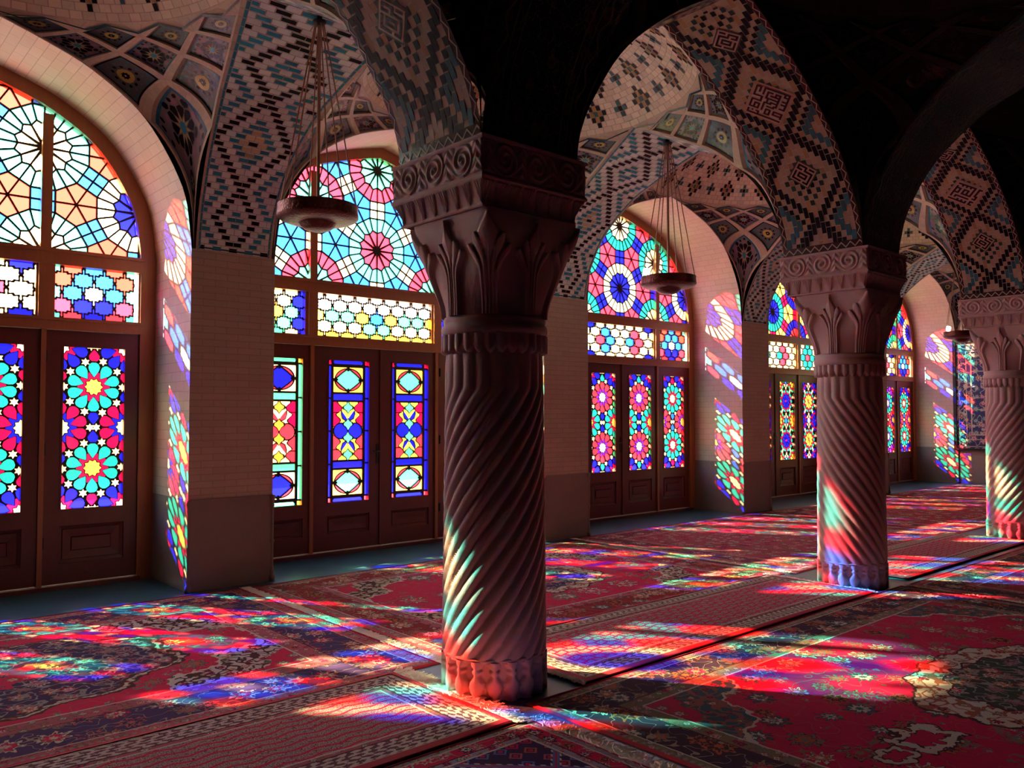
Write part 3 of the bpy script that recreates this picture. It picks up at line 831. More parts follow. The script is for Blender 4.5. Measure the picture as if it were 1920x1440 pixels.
# painted-tile surface of the inner aisle, its shade put into the colours
def m_shaded(name, base=(.006, .009, .011)):
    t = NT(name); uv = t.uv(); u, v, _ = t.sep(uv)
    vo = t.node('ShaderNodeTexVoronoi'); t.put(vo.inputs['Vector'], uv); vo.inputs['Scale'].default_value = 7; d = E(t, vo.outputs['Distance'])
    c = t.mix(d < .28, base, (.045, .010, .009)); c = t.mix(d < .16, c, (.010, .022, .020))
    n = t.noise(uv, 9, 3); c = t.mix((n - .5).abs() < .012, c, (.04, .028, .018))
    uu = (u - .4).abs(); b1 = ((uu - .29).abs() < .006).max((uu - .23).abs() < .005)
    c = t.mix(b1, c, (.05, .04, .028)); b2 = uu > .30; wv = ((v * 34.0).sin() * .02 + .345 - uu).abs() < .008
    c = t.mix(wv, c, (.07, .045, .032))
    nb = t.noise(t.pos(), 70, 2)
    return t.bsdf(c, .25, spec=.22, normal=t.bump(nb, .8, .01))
M['painted_shaded'] = m_shaded('painted_tile'); M['tile_shaded'] = m_tile('shaded_tile', .3, (.03, .022, .018)); M['mosaic_shaded'] = m_mosaic('shaded_mosaic', .18)  # aisle copies of the tile materials, shade painted into their tones
YBC = (COLY + .37 + YP) / 2
AISC = COLY - .36 - 1.56
for k in range(0, 4): trans_arch(k, YBC, ceil)
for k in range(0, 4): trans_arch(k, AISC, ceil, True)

# --- pendentives with lozenge panels, and the shallow domes above
LEV = [0, .45, .66, .80, .91, .985]
def vault(bx, yc, yh, parent, dark=False, skip=()):
    """four pendentives and a dome over one bay centred on bx, yc"""
    def wall_curve(sx, sy, a):         # along x (window front arch or row arch)
        A = FARCH if sy > 0 and not dark else RARCH
        x, z = A.at(a); return Vector((bx + sx * x, yc + sy * yh, ZS + z))
    def side_curve(sx, sy, a):         # along the transverse arch edge
        y, z = TARCH.at(a); h = flare(y / 1.56); return Vector((bx + sx * (PITCH / 2 - h), yc + sy * y, ZS + z))
    def pend(sx, sy, a, b2):
        p, q = wall_curve(sx, sy, a), side_curve(sx, sy, a); c = (q - p).length / 2.14
        out = Vector((sx, sy, 0)).normalized(); r = p.lerp(q, b2) + out * (.44 * c ** 1.3) * 4 * b2 * (1 - b2)
        return r
    F = (lambda c: tuple(x * .04 for x in c)) if dark else (lambda c: c)  # aisle vault colours scaled down to paint in its shade
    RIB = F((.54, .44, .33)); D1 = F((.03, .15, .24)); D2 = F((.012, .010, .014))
    rim = []
    for sx in (-1, 1):
        for sy in (-1, 1):
            mb = MB(); cen = Vector((bx, yc, 3.2))
            def S(a, b2, off=0):
                p = pend(sx, sy, a, b2)
                return p + (cen - p).normalized() * off if off else p
            V = lambda L, k: (LEV[L], (k / L if L else .5))
            for n in range(1, 5):
                for j in range(n):
                    l, r_, t_ = V(n, j), V(n, j + 1), V(n + 1, j + 1)
                    bt = V(n - 1, j) if n > 1 else (0.0, .5)
                    def Q(s, t, off=0, l=l, r_=r_, t_=t_, bt=bt):     # s along bottom->right, t along bottom->left
                        a = (1 - s) * (1 - t) * bt[0] + s * (1 - t) * r_[0] + s * t * t_[0] + (1 - s) * t * l[0]
                        b2 = (1 - s) * (1 - t) * bt[1] + s * (1 - t) * r_[1] + s * t * t_[1] + (1 - s) * t * l[1]
                        return S(a, b2, off)
                    def IN(k, s, t, off): return Q((s - .5) * k + .5, (t - .5) * k + .5, off)
                    K = (10, 6, 5, 4, 4)[n - 1]
                    ring = lambda k: [(i / K, 0) for i in range(K)] + [(1, i / K) for i in range(K)] + [(1 - i / K, 1) for i in range(K)] + [(0, 1 - i / K) for i in range(K)]
                    rg = ring(K)
                    def belt(k0, o0, k1, o1, c, mt=0):
                        for q in range(len(rg)):
                            a, b3 = rg[q], rg[(q + 1) % len(rg)]
                            mb.face([IN(k0, *a, o0), IN(k0, *b3, o0), IN(k1, *b3, o1), IN(k1, *a, o1)], mt, None, jit(c, .08))
                    ks = .86 if n < 4 else .84
                    belt(1, 0, ks, 0, RIB); belt(ks, 0, ks - .05, -.028, tuple(x * .85 for x in RIB))
                    kb = ks - .05; odd = (n % 2 == 1)
                    belt(kb, -.028, kb - .07, -.028, D1 if odd else D2, 1); kp = kb - .07
                    KB = (10, 6, 5, 4, 4)[n - 1]
                    for i in range(KB):
                        for q in range(KB):
                            mb.face([IN(kp, i / KB, q / KB, -.028), IN(kp, (i + 1) / KB, q / KB, -.028), IN(kp, (i + 1) / KB, (q + 1) / KB, -.028), IN(kp, i / KB, (q + 1) / KB, -.028)], 1, None, F((.20, .17, .18)) if odd else F((.11, .12, .12)))
                    def poly(pts, c, o): mb.face([IN(kp, .5 + x, .5 + y, o) for x, y in pts], 1, None, F(c))
                    def ros(cx, cy, sc, big):
                        T = lambda pts, d: [(cx + sc * (x * math.cos(d) - y * math.sin(d)), cy + sc * (x * math.sin(d) + y * math.cos(d))) for x, y in pts]
                        if odd:
                            for q in range(10):
                                d = 2 * PI * q / 10
                                poly(T([(.14, 0), (.25, .070), (.33, .088), (.385, 0), (.33, -.088), (.25, -.070)], d), BLACK, -.025)
                                poly(T([(.09, .03), (.09, -.03), (.25, 0)], d + PI / 10), (.50, .38, .16), -.023)
                                if big: poly(T([(.36, .0), (.40, .075), (.46, .075), (.49, 0), (.46, -.075), (.40, -.075)], d + PI / 10), (.30, .16, .24) if q % 2 else BLACK, -.025)
                            poly(T([(.10 * math.cos(k), .10 * math.sin(k)) for k in [q * PI / 5 for q in range(10)]], 0), (.04, .25, .36), -.021)
                        else:
                            poly(T([(.22 * math.cos(k), .22 * math.sin(k)) for k in [q * PI / 6 for q in range(12)]], 0), (.45, .36, .10), -.025)
                            poly(T([((.12 if q % 2 else .09) * math.cos(q * PI / 8), (.12 if q % 2 else .09) * math.sin(q * PI / 8)) for q in range(16)], 0), (.012, .008, .008), -.022)
                            poly(T([(.03 * math.cos(k), .03 * math.sin(k)) for k in [q * PI / 3 for q in range(6)]], 0), (.4, .4, .4), -.019)
                            for q in range(10):
                                d = 2 * PI * (q + .5) / 10
                                poly(T([(.30 + .045 * math.cos(k), .05 * math.sin(k)) for k in [z * PI / 3 for z in range(6)]], d), (.012, .008, .008), -.024)
                                poly(T([(.40 + .04 * math.cos(k), .045 * math.sin(k)) for k in [z * PI / 3 for z in range(6)]], d + PI / 10), (.10, .16, .24), -.024)
                    if n == 1: ros(.10, .10, .86, True); ros(-.30, -.30, .34, False)
                    else: ros(0, 0, 1.0, True)
                    for cx, cy in ((.43, .43), (-.43, -.43), (.43, -.43), (-.43, .43), (.46, .28), (.28, .46), (-.46, -.28), (-.28, -.46), (.46, -.28), (-.28, .46), (-.46, .28), (.28, -.46)):
                        poly([(cx + .042 * math.cos(k), cy + .042 * math.sin(k)) for k in [q * PI / 3 for q in range(6)]], (.012, .01, .012) if odd else (.03, .2, .25), -.0245)
            for j in range(5):                      # infill triangles, the plain strip and the zigzag line
                A_, B_, C_ = V(5, j), V(4, j), V(5, j + 1)
                for k in range(3):
                    t0, t1 = k / 3, (k + 1) / 3; L2 = lambda t: (A_[0], A_[1] + (C_[1] - A_[1]) * t)
                    mb.face([S(*L2(t0)), S(*B_), S(*L2(t1))], 0, None, RIB)
            NS = 48
            for k in range(NS): mb.face([S(LEV[5], k / NS), S(LEV[5], (k + 1) / NS), S(1, (k + 1) / NS), S(1, k / NS)], 0, None, RIB)
            for j in range(5):
                m_ = (LEV[5] - .045, (j + .5) / 5)
                for p, q in ((V(5, j), m_), (m_, V(5, j + 1))):
                    mb.face([S(p[0], p[1], .008), S(q[0], q[1], .008), S(q[0] - .014, q[1], .008), S(p[0] - .014, p[1], .008)], 1, None, F((.02, .05, .06)))
            # slim border strips down both edges
            mb.build('pendentive', [M['tile_shaded'], M['mosaic_shaded']] if dark else [M['tile'], M['mosaic']], parent)
            rim.append((sx, sy, pend))
    # dome
    mb = MB(); R = 28 if not dark else 8; NQ = 48 if not dark else 12; ph0 = math.radians(38)
    order = [(1, 1), (-1, 1), (-1, -1), (1, -1)]
    ringp = []
    for n, (sx, sy) in enumerate(order):
        for q in range(NQ):
            b2 = q / NQ
            ringp.append(pend(sx, sy, 1.0, 1 - b2 if n % 2 == 0 else b2))
    T = len(ringp)
    def dome(q, r_, off=0):
        k = int(math.floor(q)); p0, p1 = ringp[k % T], ringp[(k + 1) % T]; p = p0.lerp(p1, q - k)
        ph = ph0 + (PI / 2 - ph0) * r_ / R; c = math.cos(ph) / math.cos(ph0) * (1 - off / 1.5)
        return Vector((bx + (p.x - bx) * c, yc + (p.y - yc) * c, p.z + 1.95 * (math.sin(ph) - math.sin(ph0)) - off))
    def motif(q, r_):
        """crosses and lozenges of glazed half bricks"""
        best = None
        for m_ in range(0, 7):
            cy = 3 + m_ * 5
            for k in range(int(q // 6) - 1, int(q // 6) + 3):
                cx = k * 6 + (3 if m_ % 2 else 0); dx, dy = abs(q - cx), abs(r_ - cy)
                if (k + m_) % 2 == 0:
                    if dx + dy == 0: return BLACK
                    if dx + dy == 1: return (.05, .13, .13)
                else:
                    if dx == dy == 0: return (.05, .13, .12)
                    if dx + dy == 2: return BLACK
                    if dx + dy == 1: return (.40, .22, .08)
        return None
    for r_ in range(R):
        for q in range(0, T, 2):
            o = r_ % 2
            mb.face([dome(q + o, r_), dome(q + o + 2, r_), dome(q + o + 2, r_ + 1), dome(q + o, r_ + 1)], 0, None, jit(F((.70, .60, .44))))
        if not dark and r_ < R - 5:
            for q in range(T):
                c = motif(q, r_)
                if c: mb.face([dome(q + .06, r_ + .06, .004), dome(q + .94, r_ + .06, .004), dome(q + .94, r_ + .94, .004), dome(q + .06, r_ + .94, .004)], 0, [(.1, .1), (.9, .1), (.9, .9), (.1, .9)], jit(c, .2))
    mb.build('dome', [M['tile_shaded'], M['mosaic_shaded']] if dark else [M['tile'], M['mosaic']], parent)
for b in range(5): vault(bayx(b), YBC, (YP - COLY - .37) / 2, ceil)
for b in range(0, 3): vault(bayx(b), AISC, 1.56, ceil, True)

# ---------------------------------------------------------------- floor
def m_floor():
    t = NT('teal_floor_tile'); b = t.node('ShaderNodeTexBrick'); x, y, z = t.sep(t.pos())
    t.put(b.inputs['Vector'], t.comb(x, y)); t.put(b.inputs['Color1'], (.018, .095, .15)); t.put(b.inputs['Color2'], (.014, .075, .13)); t.put(b.inputs['Mortar'], (.07, .09, .09))
    b.inputs['Scale'].default_value = 1; b.inputs['Brick Width'].default_value = .21; b.inputs['Row Height'].default_value = .21; b.inputs['Mortar Size'].default_value = .003
    n = t.noise(t.pos(), 6, 3)
    return t.bsdf(t.mix(n * .5, b.outputs[0], (.03, .09, .10)), .35, normal=t.bump(n, .1, .01))
fl = MB(); fl.box(-6.1, XEND + .1, -5.6, 8.06, -.08, 0); tag(fl.build('floor', m_floor()), 'blue-green tiled floor showing between the carpets', 'floor', None, 'structure')
cy = MB(); cy.box(-60, 90, 8.15, 22, -.12, -.04); tag(cy.build('courtyard_paving', M['paving']), 'sunlit stone courtyard seen faintly through the glass', 'paving', None, 'structure')
cf = MB(); cf.box(-60, 90, 22, 23, -.04, 3.75); cf.box(-60, 90, 21.8, 22, 3.6, 3.95)
tag(cf.build('courtyard_wall', M['facade']), 'low courtyard building across from the doors', 'wall', None, 'structure')
# ---------------------------------------------------------------- carved stone columns
def sgn(x): return 1.0 if x >= 0 else -1.0
def shaft_mesh(hand):
    m = MB(); nf = 20; nu = nf * 11
    zs = [1.83, 1.82, 1.77, 1.72, 1.68, 1.655, 1.645] + [1.645 - .012 * k for k in range(1, 121)] + [.19]
    def fn(i, j):
        z = zs[j]; th = 2 * PI * i / nu; tw = max(0, 1.645 - z) / .38 * hand
        R = .268 + .016 * (1.83 - z) / 1.64
        d = .020 * min(1, (z - .185) / .06 + .15) if z < .25 else .020
        if z > 1.80: d *= .5
        r = R + d * (abs(math.cos(nf * (th + tw) / 2)) ** .8 - .6)
        return (r * math.cos(th), r * math.sin(th), z)
    m.grid(fn, nu, len(zs) - 1, 0, closed=True); return m.mesh('shaft', [M['stone']])
def base_mesh():
    m = MB(); n = 18; nu = n * 14
    prof = [(0, .030), (.010, .030), (.018, .018), (.035, .034), (.065, .046), (.09, .040), (.115, .020), (.13, .014), (.14, .026), (.15, .026), (.16, .014), (.175, .030), (.195, .036), (.20, .036)]
    def hw(z):
        for a, b2 in zip(prof, prof[1:]):
            if z <= b2[0]: k = (z - a[0]) / (b2[0] - a[0]); return a[1] + (b2[1] - a[1]) * k
        return .036
    zs = [k * .20 / 36 for k in range(37)]
    def fn(i, j):
        z = zs[j]; th = 2 * PI * i / nu; c = ((i / 14) % 1 - .5) * 2 * PI * .28 / n; w = hw(z) * 1.1
        r = .262 + (.034 * math.sqrt(max(0, 1 - (c / w) ** 2)) if abs(c) < w else 0)
        return (r * math.cos(th), r * math.sin(th), z)
    m.grid(fn, nu, 36, 0, closed=True)
    m.lathe([(.262, .20), (.285, .20), (.29, .205), (.285, .215), (.26, .22)], 64)
    return m.mesh('base', [M['stone']])
def collar_mesh():
    m = MB(); n = 28; nu = n * 10
    m.lathe([(.26, 1.925), (.283, 1.93), (.296, 1.945), (.30, 1.965), (.296, 1.985), (.285, 1.998), (.288, 2.008), (.290, 2.02), (.284, 2.034), (.26, 2.04)], 72)
    zs = [1.825 + .11 * k / 22 for k in range(23)]
    def fn(i, j):
        z = zs[j]; th = 2 * PI * i / nu; c = abs((i / 10) % 1 - .5) * 2
        low = 1.832 + .042 * c ** 1.5; k = max(0, min(1, (z - low) / .012 + .5))
        r = .262 + .034 * k - .010 * k * (c ** 3) + .004 * k * math.cos(c * PI)
        return (r * math.cos(th), r * math.sin(th), z)
    m.grid(fn, nu, 22, 0, closed=True); return m.mesh('collar', [M['stone']])
def sst(x): x = max(0, min(1, x)); return x * x * (3 - 2 * x)
def leaf_relief(a, t):
    """relief of a five-stemmed palmette; a -1..1 across one face, t 0..1 upwards"""
    h = 0
    for k in (0, -1, 1, -2, 2):
        top = (1.0, .80, .70)[abs(k)]
        if t > top: continue
        ck = k * .078 + sgn(k) * (0, .165, .235)[abs(k)] * sst((t - .38) / (top - .36)) ** 1.5
        if k == 0:
            w = .038 if t < .5 else (.038 + (.17 - .038) * sst((t - .5) / .30) if t < .80 else .17 * (1 - (t - .80) / .20) ** 1.25 + .004)
        else:
            w = .038 + .046 * sst((t - .4) / .3); e = (t - (top - .10)) / .10
            if e > 0: w *= math.sqrt(max(0, 1 - e * e))
        d = abs(a - ck)
        if d < w:
            x = d / w; v = .62 + .38 * math.sqrt(1 - x * x) if k else .72 + .28 * (1 - x)
            h = max(h, v if x < .88 else v * .4)
    return h
def capital_mesh():
    m = MB(); nf = 110; nu = nf * 4; nv = 80; z0, z1 = 2.035, 2.565
    def fn(i, j):
        t = j / nv; z = z0 + (z1 - z0) * t; f = i // nf; u = (i % nf) / nf * 2 - 1
        th = (f + .5 + u / 2) * PI / 2
        p = 2 + 16 * t ** 2.2; s = .272 + .066 * t ** 2.0 + (.012 * math.sin(PI * max(0, (t - .6) / .4)) if t > .6 else 0)
        r = s / (abs(math.cos(th - PI / 4)) ** p + abs(math.sin(th - PI / 4)) ** p) ** (1 / p)
        h = leaf_relief(u, min(1, t / .93)) if abs(u) < .58 else leaf_relief(abs(u) - 1, min(1, t / .98))
        rr = r + .028 * h
        if t > .965: rr = r
        a = th - PI / 4
        return (rr * math.cos(a), rr * math.sin(a), z)
    m.grid(fn, nu, nv, 0, closed=True); return m.mesh('capital', [M['stone']])
def abacus_mesh():
    m = MB(); N = 180
    def relief_fan(u, z):
        k = (u / .098) % 1 - .5; h = (z - 2.585) / .105
        if h < 0 or h > 1: return 0
        x = k * .098; w = .012 + .028 * h ** 1.4
        if abs(x) > w: return 0
        return .010 * (.25 + .75 * abs(math.cos(x / w * PI * 2.0)))
    def relief_scroll(u, z):
        c = .235; k = round(u / c); x = u - k * c; y = z - 2.815; sg = 1 if k % 2 == 0 else -1
        r = math.hypot(x, y); a = math.atan2(y * sg, x); h = 0
        if r < .088: h = max(h, .5 + .5 * math.cos(2 * PI * (r / .040) - a))
        xx = u - (math.floor(u / c) + .5) * c; ly = (y * sg2(u, c)); l = abs(xx) / .05
        if l < 1 and abs(y) < .085: h = max(h, .9 * (1 - l) * (abs(math.cos(y * 55 + abs(xx) * 60))) + .2)
        return .013 * h
    def sg2(u, c): return 1 if int(math.floor(u / c)) % 2 == 0 else -1
    prof = [(.340, 2.565), (.352, 2.568), (.354, 2.578), (.346, 2.586)] + [(.346 + .042 * ((k / 20) ** 1.6), 2.586 + .108 * k / 20) for k in range(1, 21)] + [(.398, 2.70), (.400, 2.712), (.392, 2.722)] + [(.390, 2.725 + .175 * k / 40) for k in range(1, 41)] + [(.400, 2.903), (.400, 2.92)]
    for f in range(4):
        ca, sa = math.cos(f * PI / 2), math.sin(f * PI / 2)
        def fn(i, j):
            s, z = prof[j]; u = (i / N * 2 - 1) * s; d = s
            if 0 < i < N: d += relief_fan(u, z) if z < 2.70 else (relief_scroll(u, z) if 2.725 < z < 2.90 else 0)
            return (d * ca - u * sa, d * sa + u * ca, z)
        m.grid(fn, N, len(prof) - 1, 0)
    m.face([(-.4, -.4, 2.92), (.4, -.4, 2.92), (.4, .4, 2.92), (-.4, .4, 2.92)], 0)
    return m.mesh('abacus', [M['stone']])
SHAFT = {1: shaft_mesh(1), -1: shaft_mesh(-1)}
CB, CC, CP, CA = base_mesh(), collar_mesh(), capital_mesh(), abacus_mesh()
CDESC = ['largest carved stone column with spiral fluting, in the centre foreground', 'middle stone column whose spiral flutes twist the other way, right of centre', 'farthest stone column with spiral fluting, cut by the right edge']
for k in range(3):
    c = empty('column', (colx(k) + (.022, .03, .03)[k], COLY - (.030, .04, .04)[k], 0)); tag(c, CDESC[k], 'column', 'spiral columns along the aisle')
    inst('base', CB, c); inst('shaft', SHAFT[1 if k != 1 else -1], c); inst('collar', CC, c); inst('capital', CP, c); ab = inst('abacus', CA, c, (-.016, .038, 0)); ab.scale = (.965, 1.03, 1)

# ---------------------------------------------------------------- hanging lamps
LZ = 2.985
lb = MB(); lb.lathe([(0, -.132), (.05, -.129), (.09, -.117), (.122, -.095), (.135, -.074), (.145, -.070), (.20, -.066), (.25, -.056), (.284, -.040), (.296, -.028), (.297, -.015), (.290, .040), (.294, .048), (.294, .058), (.286, .060), (.280, .05), (.27, .0), (.15, -.04), (0, -.05)], 48)
BOWL = lb.mesh('bowl', [M['bronze']])
bl = MB(); bl.lathe([(0, .04), (.02, .036), (.036, .02), (.04, .0), (.031, -.025), (.018, -.05), (0, -.052)], 16)
def m_bulb():
    t = NT('lit_bulb'); return t.bsdf((1, 1, 1), .3, emit=(1, .93, .85, 1), estr=35.0)
BULB = bl.mesh('bulb', [m_bulb()])
def lamp_meshes(lz):
    H = ZS + 1.56 - lz
    rd = MB(); rd.tube([(.285, 0, .05), (.03, 0, H - .05)], .0055, 6)
    cr = MB(); cr.tube([(0, 0, -.03), (0, 0, H - .04)], .013, 8)
    hb = MB(); hb.lathe([(0, H - .075), (.03, H - .07), (.05, H - .05), (.05, H - .04), (.02, H - .03), (.02, H), (0, H)], 16)
    return rd.mesh('rod', [M['rod']]), cr.mesh('centre_rod', [M['rod']]), hb.mesh('hub', [M['iron']])
LDESC = ['large bronze dish lamp hanging in front of the second stained glass window', 'bronze dish lamp with a lit bulb, hanging before the third arched window', 'small far bronze dish lamp with a lit bulb, left of the farthest column']
for n, k in enumerate((0, 1, 3)):
    lz = (2.985, 2.92, 2.875)[n]; ROD, CROD, HUB = lamp_meshes(lz); l = empty('hanging_lamp', (colx(k) - (.03, .02, .18)[n], YBC, lz)); tag(l, LDESC[n], 'lamp', 'bronze hanging lamps under the vault arches')
    bw = inst('bowl', BOWL, l); inst('centre_rod', CROD, l); inst('hub', HUB, l)
    for q in range(6):
        r_ = inst('rod', ROD, l); r_.rotation_euler = (0, 0, 2 * PI * q / 6 + .3)
    if n > 0:
        bq = inst('bulb', BULB, bw, (-.17, .16, .115))

# ---------------------------------------------------------------- carpets
RED, NAVY, CRM, DGR, PNK, RST, TLB, BRN = (.62, .003, .07), (.020, .012, .075), (.60, .52, .43), (.17, .17, .15), (.42, .10, .13), (.50, .10, .03), (.02, .10, .13), (.05, .012, .012)
def flowers(t, x, y, sc, base, pals, seed=0.0, size=.34, petals=6, rnd=.75):
    v = t.comb(x + seed, y + seed * .7)
    vo = t.node('ShaderNodeTexVoronoi', voronoi_dimensions='2D'); t.put(vo.inputs['Vector'], v); vo.inputs['Scale'].default_value = sc; vo.inputs['Randomness'].default_value = rnd
    px, py, _ = t.sep(vo.outputs['Position']); r = E(t, vo.outputs['Distance'])
    th = (y + seed * .7 - py).atan2(x + seed - px)
    ca, cb, cc = t.sep(vo.outputs['Color'])
    w = (th * float(petals) + ca * 6.28).cos() * (size * .20) + (th * float(petals * 2 + 1)).cos() * (size * .12) + size * .62 + cb * (size * .38) + (t.noise(v, sc * 7.0, 1) - .5) * (size * .9)
    q = r / w
    c1 = t.ramp(ca, [(i / len(pals), p[0]) for i, p in enumerate(pals)]); c2 = t.ramp(ca, [(i / len(pals), p[1]) for i, p in enumerate(pals)])
    c = t.mix(q < 1.0, base, BRN); c = t.mix(q < .90, c, c1); c = t.mix(q < .66, c, BRN); c = t.mix(q < .58, c, c2); c = t.mix(q < .28, c, c1)
    return c
def vines(t, x, y, sc, width, col, base, seed=0.0):
    n = t.noise(t.comb(x + seed, y - seed), sc, 1.0)
    return t.mix((n - .5).abs() < width, base, col)
FP_A = [(PNK, CRM), (DGR, RST), (CRM, RED), (RED, NAVY), (DGR, CRM)]
FP_N = [(RED, CRM), (PNK, NAVY), (CRM, RED), (RST, CRM), (DGR, PNK)]
FP_D = [(DGR, RST), ((.25, .20, .10), RED), (CRM, RST), (TLB, CRM), (RST, BRN)]
def carpet_mat(name, L, W, st):
    t = NT(name); u, v, _ = t.sep(t.uv()); K = st['kind']
    wob = t.noise(t.uv(), 14, 2); u = u + (wob - .5) * .012; v = v + (wob - .5) * .012
    du, dv = u.min(L - u), v.min(W - v); d = du.min(dv)
    side = dv < du
    s = E(t, t.node('ShaderNodeMix').outputs[0]); mx = s.s.node; t.put(mx.inputs[0], side); t.put(mx.inputs[2], v); t.put(mx.inputs[3], u)
    red, b = st.get('red', RED), st['bord']            # b: binding, guard, main, inner guard thresholds
    fl_g = flowers(t, u, v, 16, st.get('guard', PNK), FP_A, 3.1, .42, 4)
    fl_m = flowers(t, u, v, st.get('bs', 5.5), st.get('main', NAVY), st.get('bp', FP_N), 7.3, .46, 7)
    fl_m = vines(t, u, v, 8, .007, (.34, .26, .2), fl_m, 2.0)
    if K in ('medallion', 'dense'):
        base = red
        f = flowers(t, u, v, st.get('fs', 3.6), base, st.get('fp', FP_A), 1.3, st.get('size', .30), 8, .9)
        f2 = flowers(t, u, v, 17, DGR, FP_A, .3, .42, 5)
        n = t.noise(t.uv(), 5, 3); f = t.mix((n > .60).min(t.noise(t.uv(), 30, 1) > .5), f, f2)
        f = vines(t, u, v, 6.0, .005, (.26, .14, .10), f, 5.0)
        if K == 'medallion':
            x, y = u - st['mc'][0], v - st['mc'][1]; th = y.atan2(x)
            q = ((x / st['ma']) * (x / st['ma']) + (y / st['mb']) * (y / st['mb'])).sqrt() + (th * 12.0).cos() * .05 + (wob - .5) * .12
            inner = flowers(t, u, v, 7, st.get('mcol', NAVY), FP_N, 9.9, .44, 6)
            inner = vines(t, u, v, 12, .03, (.26, .24, .24), inner, 4.0)
            rim = flowers(t, u, v, 10, CRM, [(RST, NAVY), (BRN, RED), (DGR, CRM)], 2.2, .34, 3); rim = vines(t, u, v, 10, .035, (.34, .10, .05), rim, 7.0)
            f = t.mix(q < 1.06, f, BRN); f = t.mix(q < 1.03, f, rim); f = t.mix(q < st.get('rim', .82), f, BRN); f = t.mix(q < st.get('rim', .82) - .03, f, inner)
            if st.get('core', True): f = t.mix(q < .36, f, red); f = t.mix(q < .30, f, flowers(t, u, v, 9, red, FP_N, 6.1, .42, 6))
            for px, py, pr in st.get('pend', ()):       # small cream cartouches on the long axis
                ex, ey = u - px, v - py; rr = (ex * ex * .6 + ey * ey * 1.5).sqrt() / pr + (ey.atan2(ex) * 6.0).cos() * .09 + (wob - .5) * .9 + (t.noise(t.uv(), 26, 2) - .5) * .5
                f = t.mix(rr < 1.0, f, BRN); f = t.mix(rr < .88, f, CRM); f = t.mix(rr < .58, f, BRN); f = t.mix(rr < .50, f, red)
            # corner pieces
            p = (du - b[3]) / st.get('ca', .75) + (dv - b[3]) / st.get('cb', .55); w2 = ((du - dv) * 9.0).sin() * .10 + p + (wob - .5) * .3
            corner = flowers(t, u, v, 11, st.get('ccol', CRM), [(DGR, BRN), (RED, NAVY), (RST, CRM)], 8.8, .34, 3)
            corner = vines(t, u, v, 12, .05, st.get('cvine', BRN), corner, 1.0)
            f = t.mix(w2 < 1.0, f, CRM); f = t.mix(w2 < .95, f, corner); f = t.mix(w2 < .45, f, flowers(t, u, v, 8, red, FP_A, 3.3, .4, 6))
    elif K == 'runner':
        ph = (u * 34.0).sin() * .010; row = ((v + ph) / .062).fract(); cell = ((u + (((v + ph) / .062).floor()) * .045) / .09).fract()
        spk = t.noise(t.uv(), 160, 1) ; spk2 = t.noise(t.uv(), 55, 2)
        fillc = t.mix(spk > .5, (.20, .10, .10), (.55, .36, .33)); fillc = t.mix(spk2 > .62, fillc, (.14, .03, .05))
        f = t.mix((row < .26).max(cell < st.get('cross', .10)), fillc, red)
    else:  # geometric navy field
        vo = t.node('ShaderNodeTexVoronoi', voronoi_dimensions='2D', distance='MANHATTAN'); t.put(vo.inputs['Vector'], t.uv()); vo.inputs['Scale'].default_value = 10.0; vo.inputs['Randomness'].default_value = .6
        r = E(t, vo.outputs['Distance']); ca, cb, cc = t.sep(vo.outputs['Color'])
        mc = t.ramp(ca, [(0, RED), (.3, CRM), (.5, (.10, .16, .45)), (.7, RST), (.85, PNK)])
        f = t.mix(r < .40, NAVY, mc); f = t.mix(r < .26, f, NAVY); f = t.mix(r < .16, f, RED)
        lat = ((u * 1.5 + v * 1.5).fract() - .5).abs().min(((u * 1.5 - v * 1.5).fract() - .5).abs()); rung = ((u * 30.0).fract() < .5)
        f = t.mix((lat < .05).min(rung), f, CRM); f = t.mix(lat < .032, f, (.10, .16, .42)); f = t.mix(lat < .008, f, RED)
        f = t.mix(dv < b[3] + .0, f, red)
    # borders from the inside out
    c = f
    c = t.mix(d < b[3], c, fl_g); c = t.mix((d - b[3]).abs() < .006, c, CRM); c = t.mix(d < b[2], c, BRN)
    if K == 'runner':
        wv = t.noise(t.uv(), 75, 2); key = ((s * 95.0 + (d * 60.0).sin() * 2.0).sin() * .5 + (d * 210.0).cos() * .5)
        fl_m = t.mix(key + (wv - .5) * 2.2 > .0, st.get('main', (.13, .05, .07)), (.60, .48, .42))
    c = t.mix(d < b[2] - .008, c, fl_m); c = t.mix(d < b[1], c, CRM); c = t.mix(d < b[1] - .008, c, fl_g)
    tick = ((s * 26.0).fract() < .5).min((d - b[1] * .5).abs() < .012); c = t.mix(tick, c, (.30, .24, .2))
    c = t.mix(d < b[0], c, red)
    nz = t.noise(t.uv(), 320, 1); nl = t.noise(t.uv(), 2.2, 3)
    c = t.mix(nz * .42, c, t.mix(.75, c, (0, 0, 0))); c = t.mix(nl * .25, c, (.12, .02, .03))
    return t.bsdf(c, .92, spec=.15, normal=t.bump(nz + wob * 2.0, .5, .004))
